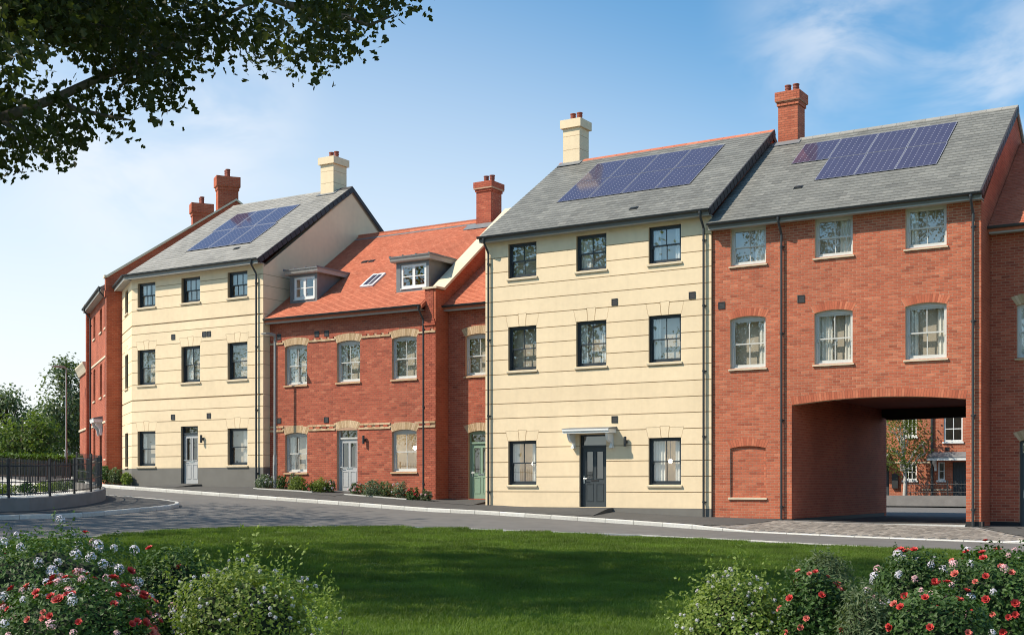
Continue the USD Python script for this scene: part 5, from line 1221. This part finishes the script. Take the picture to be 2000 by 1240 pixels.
FL = {'red': ('rose', 'petal_red'), 'coral': ('rose', 'petal_coral'), 'white': ('head', 'petal_white'), 'pink': ('head', 'petal_pink')}
def bush(name, c, rx, ry, h, n, lsize, leafm, label, r, shape='fold', flowers=(), group=None, cat='shrub', lump=.35, spike=0.0, twig=.0, droop=0.0, fsize=.045, stems=14, power=.25, bottom=-.55, core=0.0):
    """A shrub: stems, and leaves crowded towards the outside of a lumpy mound; flowers: (kind, count)."""
    X = xform('/World', name, c, label=label, cat=cat, group=group)
    def pts(k, pw, lo=bottom):
        d = unit(r.normal(size=(k * 3, 3))); d = d[d[:, 2] > lo][:k]
        l = 1 + lump * (fbm(d * 2.3 + c[0] * 1.7, 3, 3) - .5) * 2
        rad = r.uniform(.0, 1, (len(d), 1)) ** pw
        return d, d * rad * l[:, None] * [rx, ry, h * .62] + [0, 0, h * .42]
    d, P = pts(n, power); P[:, 2] = np.abs(P[:, 2])
    m = MB()
    ends = P[r.choice(len(P), stems)]
    for e in ends: limb(m, [e[0] * .12, e[1] * .12, -.05], e * .97, .008 + .006 * h, .003, r, sag=.05, n=5, sides=4)
    put(X, 'stem', m, 'bark', kind='stuff')
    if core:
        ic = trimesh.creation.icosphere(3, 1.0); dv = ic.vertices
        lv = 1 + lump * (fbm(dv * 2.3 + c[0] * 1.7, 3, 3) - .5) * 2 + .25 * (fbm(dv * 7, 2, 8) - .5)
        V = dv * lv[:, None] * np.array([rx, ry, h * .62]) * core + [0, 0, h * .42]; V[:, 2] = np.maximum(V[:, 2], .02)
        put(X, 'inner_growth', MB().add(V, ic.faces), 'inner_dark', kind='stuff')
    L = leaves(P, lsize, r, shape, out=d, bias=.55, droop=droop)
    if spike:                                         # shoots that break the outline
        k = int(90 * spike); dd, Q = pts(k, .02, -.1); a = r.uniform(0, 1, (k, 9, 1)) * spike * h * .22
        q = (Q[:, None] + unit(dd + [0, 0, .9])[:, None] * a).reshape(-1, 3); L.add(*leaves(q, lsize * .85, r, shape).arrays()[:2])
    put(X, 'foliage', L, leafm, kind='stuff')
    for kind, cnt in flowers:
        style, pm = FL[kind]; dd, Q = pts(cnt, .03, -.15)
        for a, q in zip(dd, Q):
            put(X, 'flower_head', flower(style, q + a * .015, fsize * (1.0 if style == 'rose' else 1.0) * r.uniform(.75, 1.25), r, a + [0, -.25, .25]), pm)
    return X
def fore(px, half, ytop, k, **kw):
    q = CAM + ray(px, 1000) * k; q[2] = float(lawn_z(np.array(q[0]), np.array(q[1]))) - .02
    return q, half * k / FOC, (YH - ytop) / FOC * k - q[2]
R_ = lambda s: np.random.default_rng(s)
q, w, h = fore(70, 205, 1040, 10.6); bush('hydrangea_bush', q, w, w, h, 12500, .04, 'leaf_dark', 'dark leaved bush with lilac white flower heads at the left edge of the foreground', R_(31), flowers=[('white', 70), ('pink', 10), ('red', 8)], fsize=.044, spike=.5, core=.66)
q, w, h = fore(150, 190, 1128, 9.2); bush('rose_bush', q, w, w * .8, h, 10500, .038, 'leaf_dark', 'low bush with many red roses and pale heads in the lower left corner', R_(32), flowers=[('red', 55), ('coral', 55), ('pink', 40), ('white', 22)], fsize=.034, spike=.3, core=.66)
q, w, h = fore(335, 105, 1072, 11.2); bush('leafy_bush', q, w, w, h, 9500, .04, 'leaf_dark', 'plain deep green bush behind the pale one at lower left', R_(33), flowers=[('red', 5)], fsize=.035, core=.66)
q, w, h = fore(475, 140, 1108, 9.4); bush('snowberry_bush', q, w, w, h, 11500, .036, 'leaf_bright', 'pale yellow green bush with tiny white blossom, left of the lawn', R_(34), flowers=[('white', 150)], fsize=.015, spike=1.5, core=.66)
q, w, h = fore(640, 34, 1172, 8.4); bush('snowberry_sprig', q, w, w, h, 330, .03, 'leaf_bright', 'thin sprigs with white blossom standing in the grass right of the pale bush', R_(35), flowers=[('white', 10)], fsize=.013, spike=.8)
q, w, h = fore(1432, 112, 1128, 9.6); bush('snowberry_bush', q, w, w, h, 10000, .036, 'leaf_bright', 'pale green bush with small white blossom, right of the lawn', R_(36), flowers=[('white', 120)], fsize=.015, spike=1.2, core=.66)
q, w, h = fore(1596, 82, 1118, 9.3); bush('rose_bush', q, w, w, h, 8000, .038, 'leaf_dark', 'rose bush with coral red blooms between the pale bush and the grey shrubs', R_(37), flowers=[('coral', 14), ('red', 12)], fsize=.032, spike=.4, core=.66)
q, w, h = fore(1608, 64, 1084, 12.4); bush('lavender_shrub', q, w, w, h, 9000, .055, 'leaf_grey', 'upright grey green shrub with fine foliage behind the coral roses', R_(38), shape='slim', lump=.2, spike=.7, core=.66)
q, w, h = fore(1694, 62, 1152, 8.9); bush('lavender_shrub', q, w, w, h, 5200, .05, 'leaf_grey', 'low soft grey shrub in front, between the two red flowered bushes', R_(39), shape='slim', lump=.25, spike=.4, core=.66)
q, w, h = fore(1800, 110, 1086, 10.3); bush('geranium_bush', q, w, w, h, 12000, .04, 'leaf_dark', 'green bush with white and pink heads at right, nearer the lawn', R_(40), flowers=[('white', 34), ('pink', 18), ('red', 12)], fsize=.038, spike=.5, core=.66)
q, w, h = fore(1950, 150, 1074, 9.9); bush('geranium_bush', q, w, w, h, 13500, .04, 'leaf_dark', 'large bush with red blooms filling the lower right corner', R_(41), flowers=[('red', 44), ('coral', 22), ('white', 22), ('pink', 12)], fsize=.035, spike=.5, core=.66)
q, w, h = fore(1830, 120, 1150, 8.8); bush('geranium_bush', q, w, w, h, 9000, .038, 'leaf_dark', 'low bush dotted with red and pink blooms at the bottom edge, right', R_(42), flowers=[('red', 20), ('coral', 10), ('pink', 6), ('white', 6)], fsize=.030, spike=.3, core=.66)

# beds in front of the dormer house
def bed(name, X0, X1, y0, y1, label):
    m = MB(); n = 10; xs = np.linspace(X0, X1, n + 1); v = []
    f = lambda x, y: float(footway_z(np.array(x), np.array(y)))
    top = [[x, y, f(x, y) + .025] for x in xs for y in (y0, y1)]; bot = [[x, y, z - .12] for x, y, z in top]; N2 = len(top)
    fc = [[2 * i, 2 * i + 2, 2 * i + 3, 2 * i + 1] for i in range(n)] + [[N2 + 2 * i, 2 * i, 2 * i + 1, N2 + 2 * i + 1] for i in (0, n)] + [[2 * i + N2, 2 * i + 2 + N2, 2 * i + 2, 2 * i] for i in range(n)]
    put('/World', name, MB().add(top + bot, fc), 'soil', kind='structure')
    e = MB()
    for i in range(n): e.hexa([[xs[i], y0 - .06, f(xs[i], y0) - .1], [xs[i + 1], y0 - .06, f(xs[i + 1], y0) - .1], [xs[i + 1], y0, f(xs[i + 1], y0) - .1], [xs[i], y0, f(xs[i], y0) - .1], [xs[i], y0 - .06, f(xs[i], y0) + .03], [xs[i + 1], y0 - .06, f(xs[i + 1], y0) + .03], [xs[i + 1], y0, f(xs[i + 1], y0) + .03], [xs[i], y0, f(xs[i], y0) + .03]])
    put('/World', 'bed_edging', e, 'kerb_stone', kind='structure')
bed('flower_bed', -18.2, -15.35, -.05, .985, ''); bed('flower_bed', -13.95, -11.2, .05, .985, '')
def small(name, px, half, ytop, ybase, Y, leafm, label, seed, n=520, shape='fold', flowers=(), ls=.075, lump=.3, spike=.25):
    r_ = ray(px, ybase); k = (Y - CAM[1]) / r_[1]; c = CAM + r_ * k
    z0 = c[2]; bush(name, c, half * k / FOC, half * k / FOC * .8, (YH - ytop) / FOC * k - z0, n, ls, leafm, label, R_(seed), shape=shape, flowers=flowers, fsize=.045, lump=lump, spike=spike, stems=8, power=.4)
small('bed_shrub', 517, 21, 928, 955, .35, 'leaf_silver', 'silvery shrub with white blossom left of the lamp post foot', 61, 700, flowers=[('white', 12)])
small('bed_shrub', 550, 12, 930, 956, .35, 'leaf_dark', 'small dark rounded shrub just right of the lamp post', 62, 400)
small('bed_shrub', 575, 17, 929, 957, .55, 'leaf_silver', 'pale shrub under the left window, behind the green grass clump', 63, 420)
small('bed_shrub', 582, 18, 934, 961, .2, 'leaf_bright', 'bright green grassy clump under the left window of the dormer house', 64, 700, shape='slim', ls=.12)
small('bed_flowers', 607, 14, 943, 963, .15, 'leaf_dark', 'clump of small red flowers between two green clumps left of the grey door', 65, 300, flowers=[('red', 10), ('coral', 6)])
small('bed_shrub', 624, 18, 936, 964, .25, 'leaf_bright', 'green grassy clump left of the grey door', 66, 700, shape='slim', ls=.12)
small('bed_flowers', 643, 13, 938, 963, .35, 'leaf_dark', 'pink and white flowers beside the grey door, on its left', 67, 320, flowers=[('pink', 10), ('white', 6)])
small('bed_flowers', 697, 15, 944, 967, .35, 'leaf_dark', 'pink flowers beside the grey door, on its right', 68, 340, flowers=[('pink', 12), ('coral', 6)])
small('bed_shrub', 728, 24, 939, 973, .25, 'leaf_silver', 'wide silvery green shrub right of the grey door', 69, 1000)
small('bed_shrub', 754, 20, 941, 974, .4, 'leaf_grey', 'grey green shrub in the middle of the right hand bed', 70, 700)
small('bed_shrub', 783, 17, 942, 976, .25, 'leaf_silver', 'pale shrub under the right window with the pendant globes', 71, 600, flowers=[('white', 6)])
small('bed_flowers', 806, 15, 955, 978, .2, 'leaf_dark', 'clump of bright red flowers near the end of the right hand bed', 72, 380, flowers=[('red', 16), ('coral', 4)])
small('bed_flowers', 832, 11, 958, 979, .3, 'leaf_grey', 'small clump with pink flowers by the downpipe foot', 73, 300, flowers=[('pink', 8)])
# planting at the foot of the far left house
for i, (px, hw, yt, yb, k, lm, lab) in enumerate(((206, 17, 912, 945, 52, 'leaf_dark', 'dark shrub at the foot of the far left red house'), (226, 15, 915, 947, 51.4, 'leaf_grey', 'twiggy grey shrub beside the dark one at the far left house'), (247, 10, 924, 949, 51, 'leaf_bright', 'small bright green shrub against the grey plinth of the corner house'), (192, 12, 905, 935, 54, 'leaf_park', 'yellow green shrub behind the end of the railings'))):
    c = CAM + ray(px, yb) * k; bush('verge_shrub', c, hw * k / FOC, hw * k / FOC * .8, (yb - yt) / FOC * k, 800, .085, lm, lab, R_(80 + i), lump=.3, spike=.3, stems=8, power=.4)
for i, (px, yt, k, lm, lab) in enumerate(((8, 954, 37.6, 'leaf_bright', 'bright low shrub behind the railings at the left edge'), (52, 956, 39, 'leaf_dark', 'dark low shrub behind the railings, second from the left edge'), (88, 954, 40, 'leaf_bright', 'bright low shrub in the middle of the railed bed'), (118, 955, 41, 'leaf_grey', 'grey green low shrub in the railed bed'), (150, 948, 42.5, 'leaf_dark', 'dark shrub near the right end of the railed bed'), (160, 918, 50, 'leaf_park', 'green shrub seen through the far end of the railings'))):
    c = CAM + ray(px, 976 - i * 3) * k; c[2] = float(ig(c[0], c[1])) + .05; bush('garden_shrub', c, .36, .32, max(.35, (YH - yt) / FOC * k - c[2]), 650, .07, lm, lab, R_(90 + i), lump=.3, spike=.3, stems=8, power=.4)

# young tree, low wall and railings behind the archway
q = CAM + ray(1766, 968) * 63.5; q[2] = -1.0
tree('birch_tree', q, 5.4, 1.15, 3.3, 170, 16, .13, 'leaf_park', 'young pale stemmed tree in front of the house behind the archway', R_(95), 'birch', trunk_r=.09, limbs=12, cl_r=.45, squash=.95, thresh=.4)
put('/World', 'court_wall', MB().box(-12, 6, 28.85, 29.05, -1.2, -.52), 'concrete', label='low grey wall in front of the house behind the archway', cat='wall')
railing('railing', LineString([(-2.05, 29.6), (.9, 29.6)]), lambda X, Y: -.75 + 0 * np.asarray(X), 'short black railings on the low wall behind the archway', h=.95, spacing=.12, post=.8)

# ------------------------------------------------------------------ lamp posts
def lamp(loc, H_, label, arm, rot):
    L = xform('/World', 'street_lamp', loc, rot, label=label, cat='street lamp')
    put(L, 'column', MB().lathe([(0, -.2), (.075, -.2), (.075, 1.15), (.05, 1.25), (.042, H_ - .15), (.038, H_), (0, H_)], sides=14), 'lamp_steel', smooth=40)
    put(L, 'door_panel', MB().box(-.03, .03, -.079, -.07, .45, .85), 'lamp_steel')
    put(L, 'arm', MB().tube([(0, 0, H_ - .04), (0, -.12, H_ + .0), (0, -.2, H_ + .01)], .03, 8), 'lamp_steel')
    put(L, 'lantern', MB().prism(Polygon([(-.1, H_ + .06), (-.35, H_ + .085), (-arm, H_ + .05), (-arm, H_ + .015), (-.16, H_ - .03), (-.1, H_ - .01)]), -.13, .13, plane='yz'), 'lamp_steel')
    put(L, 'lens', MB().box(-.1, .1, -arm + .06, -.26, H_ - .012, H_ + .0), 'window_white')
r_ = ray(537, 951.5); k = (.5 - CAM[1]) / r_[1]; c = CAM + r_ * k; print('lamp', c)
lamp(c, (951.5 - 656) / FOC * k * 1.0, 'grey steel street lamp standing at the left end of the flower bed', .62, 0)
c = CAM + ray(129, 931) * 63; lamp(c, (931 - 718) / FOC * 63, 'grey steel street lamp at far left, in front of the trees and hedge', .75, -10)

# ------------------------------------------------------------------ ramps up to the doors
def ramp(X0, X1, yw, zd, reach):
    f = lambda x, y: float(footway_z(np.array(x), np.array(y)))
    y1 = yw - reach; e = .45
    v = [[X0, yw, zd - .03], [X1, yw, zd - .03], [X1, yw - .35, zd - .04], [X0, yw - .35, zd - .04], [X0 - .1, y1, f(X0, y1) + .006], [X1 + .1, y1, f(X1, y1) + .006], [X1 + .0, yw, f(X1, yw) - .05], [X0, yw, f(X0, yw) - .05], [X0, yw - .35, f(X0, yw) - .2], [X1, yw - .35, f(X1, yw) - .2], [X0 - .1, y1, f(X0, y1) - .1], [X1 + .1, y1, f(X1, y1) - .1]]
    fc = [[3, 2, 1, 0], [4, 5, 2, 3], [1, 2, 9, 6], [2, 5, 11, 9], [0, 7, 8, 3], [3, 8, 10, 4]]
    tm = MB().add(v, [x[::-1] for x in fc] if False else fc)
    put('/World', 'door_ramp', tm, 'footway', kind='structure')
ramp(-4.7, -3.25, 0.0, -.68, 1.5); ramp(-15.3, -13.98, 1.0, -.24, 1.6); ramp(-10.0, -8.6, 1.7, -.47, 1.7); ramp(-23.0, -21.65, .64, .06, 1.5)

# ------------------------------------------------------------------ grass
r = np.random.default_rng(77); protos = []
pi = UsdGeom.PointInstancer.Define(stage, '/World/lawn_grass'); tag(pi.GetPrim(), label='mown green lawn in the foreground, streaked with tree shade', cat='grass', kind='stuff')
for v_ in range(3):
    n = 1500; b = np.column_stack([r.uniform(-.55, .55, (n, 2)), np.zeros(n)]); a = r.uniform(0, 2 * np.pi, n); d = np.stack([np.cos(a), np.sin(a), 0 * a], 1); pr_ = np.stack([-np.sin(a), np.cos(a), 0 * a], 1)
    hgt = r.uniform(.025, .075, n)[:, None]; ln = r.uniform(.1, .9, n)[:, None]; w_ = .0042
    v = np.stack([b - pr_ * w_, b + pr_ * w_, b + d * hgt * ln * .4 + [0, 0, 1] * hgt * .65 + pr_ * w_ * .7, b + d * hgt * ln * .4 + [0, 0, 1] * hgt * .65 - pr_ * w_ * .7, b + d * hgt * ln + [0, 0, 1] * hgt], 1).reshape(-1, 3)
    f = (np.array([[0, 1, 2], [0, 2, 3], [3, 2, 4]])[None] + (np.arange(n) * 5)[:, None, None]).reshape(-1, 3)
    protos.append(put('/World/lawn_grass', 'grass_tuft', MB().add(v, f), 'grass_blade'))
pi.CreatePrototypesRel().SetTargets([Sdf.Path(p) for p in protos])
lp = prep(lawn_poly.buffer(-.12)); pos = []
for zc in np.arange(9.5, 32, .62):
    wmax = zc * .43 + 1.5
    for xc in np.arange(-wmax, wmax, .66):
        q = cam_pt(xc + r.normal(0, .12), zc + r.normal(0, .12), 0)
        if lp.contains(Point(q[0], q[1])): pos.append(q)
pos = np.array(pos); pos[:, 2] = lawn_z(pos[:, 0], pos[:, 1]) - .006
ang = r.uniform(0, 2 * np.pi, len(pos))
pi.CreatePositionsAttr(Vt.Vec3fArray.FromNumpy(pos.astype(np.float32)))
pi.CreateProtoIndicesAttr(Vt.IntArray.FromNumpy(r.integers(0, 3, len(pos)).astype(np.int32)))
pi.CreateOrientationsAttr(Vt.QuathArray([Gf.Quath(float(math.cos(a / 2)), 0, 0, float(math.sin(a / 2))) for a in ang]))
pi.CreateScalesAttr(Vt.Vec3fArray.FromNumpy(np.column_stack([np.ones(len(pos)), np.ones(len(pos)), r.uniform(.8, 1.25, len(pos))]).astype(np.float32)))
print('grass patches', len(pos))
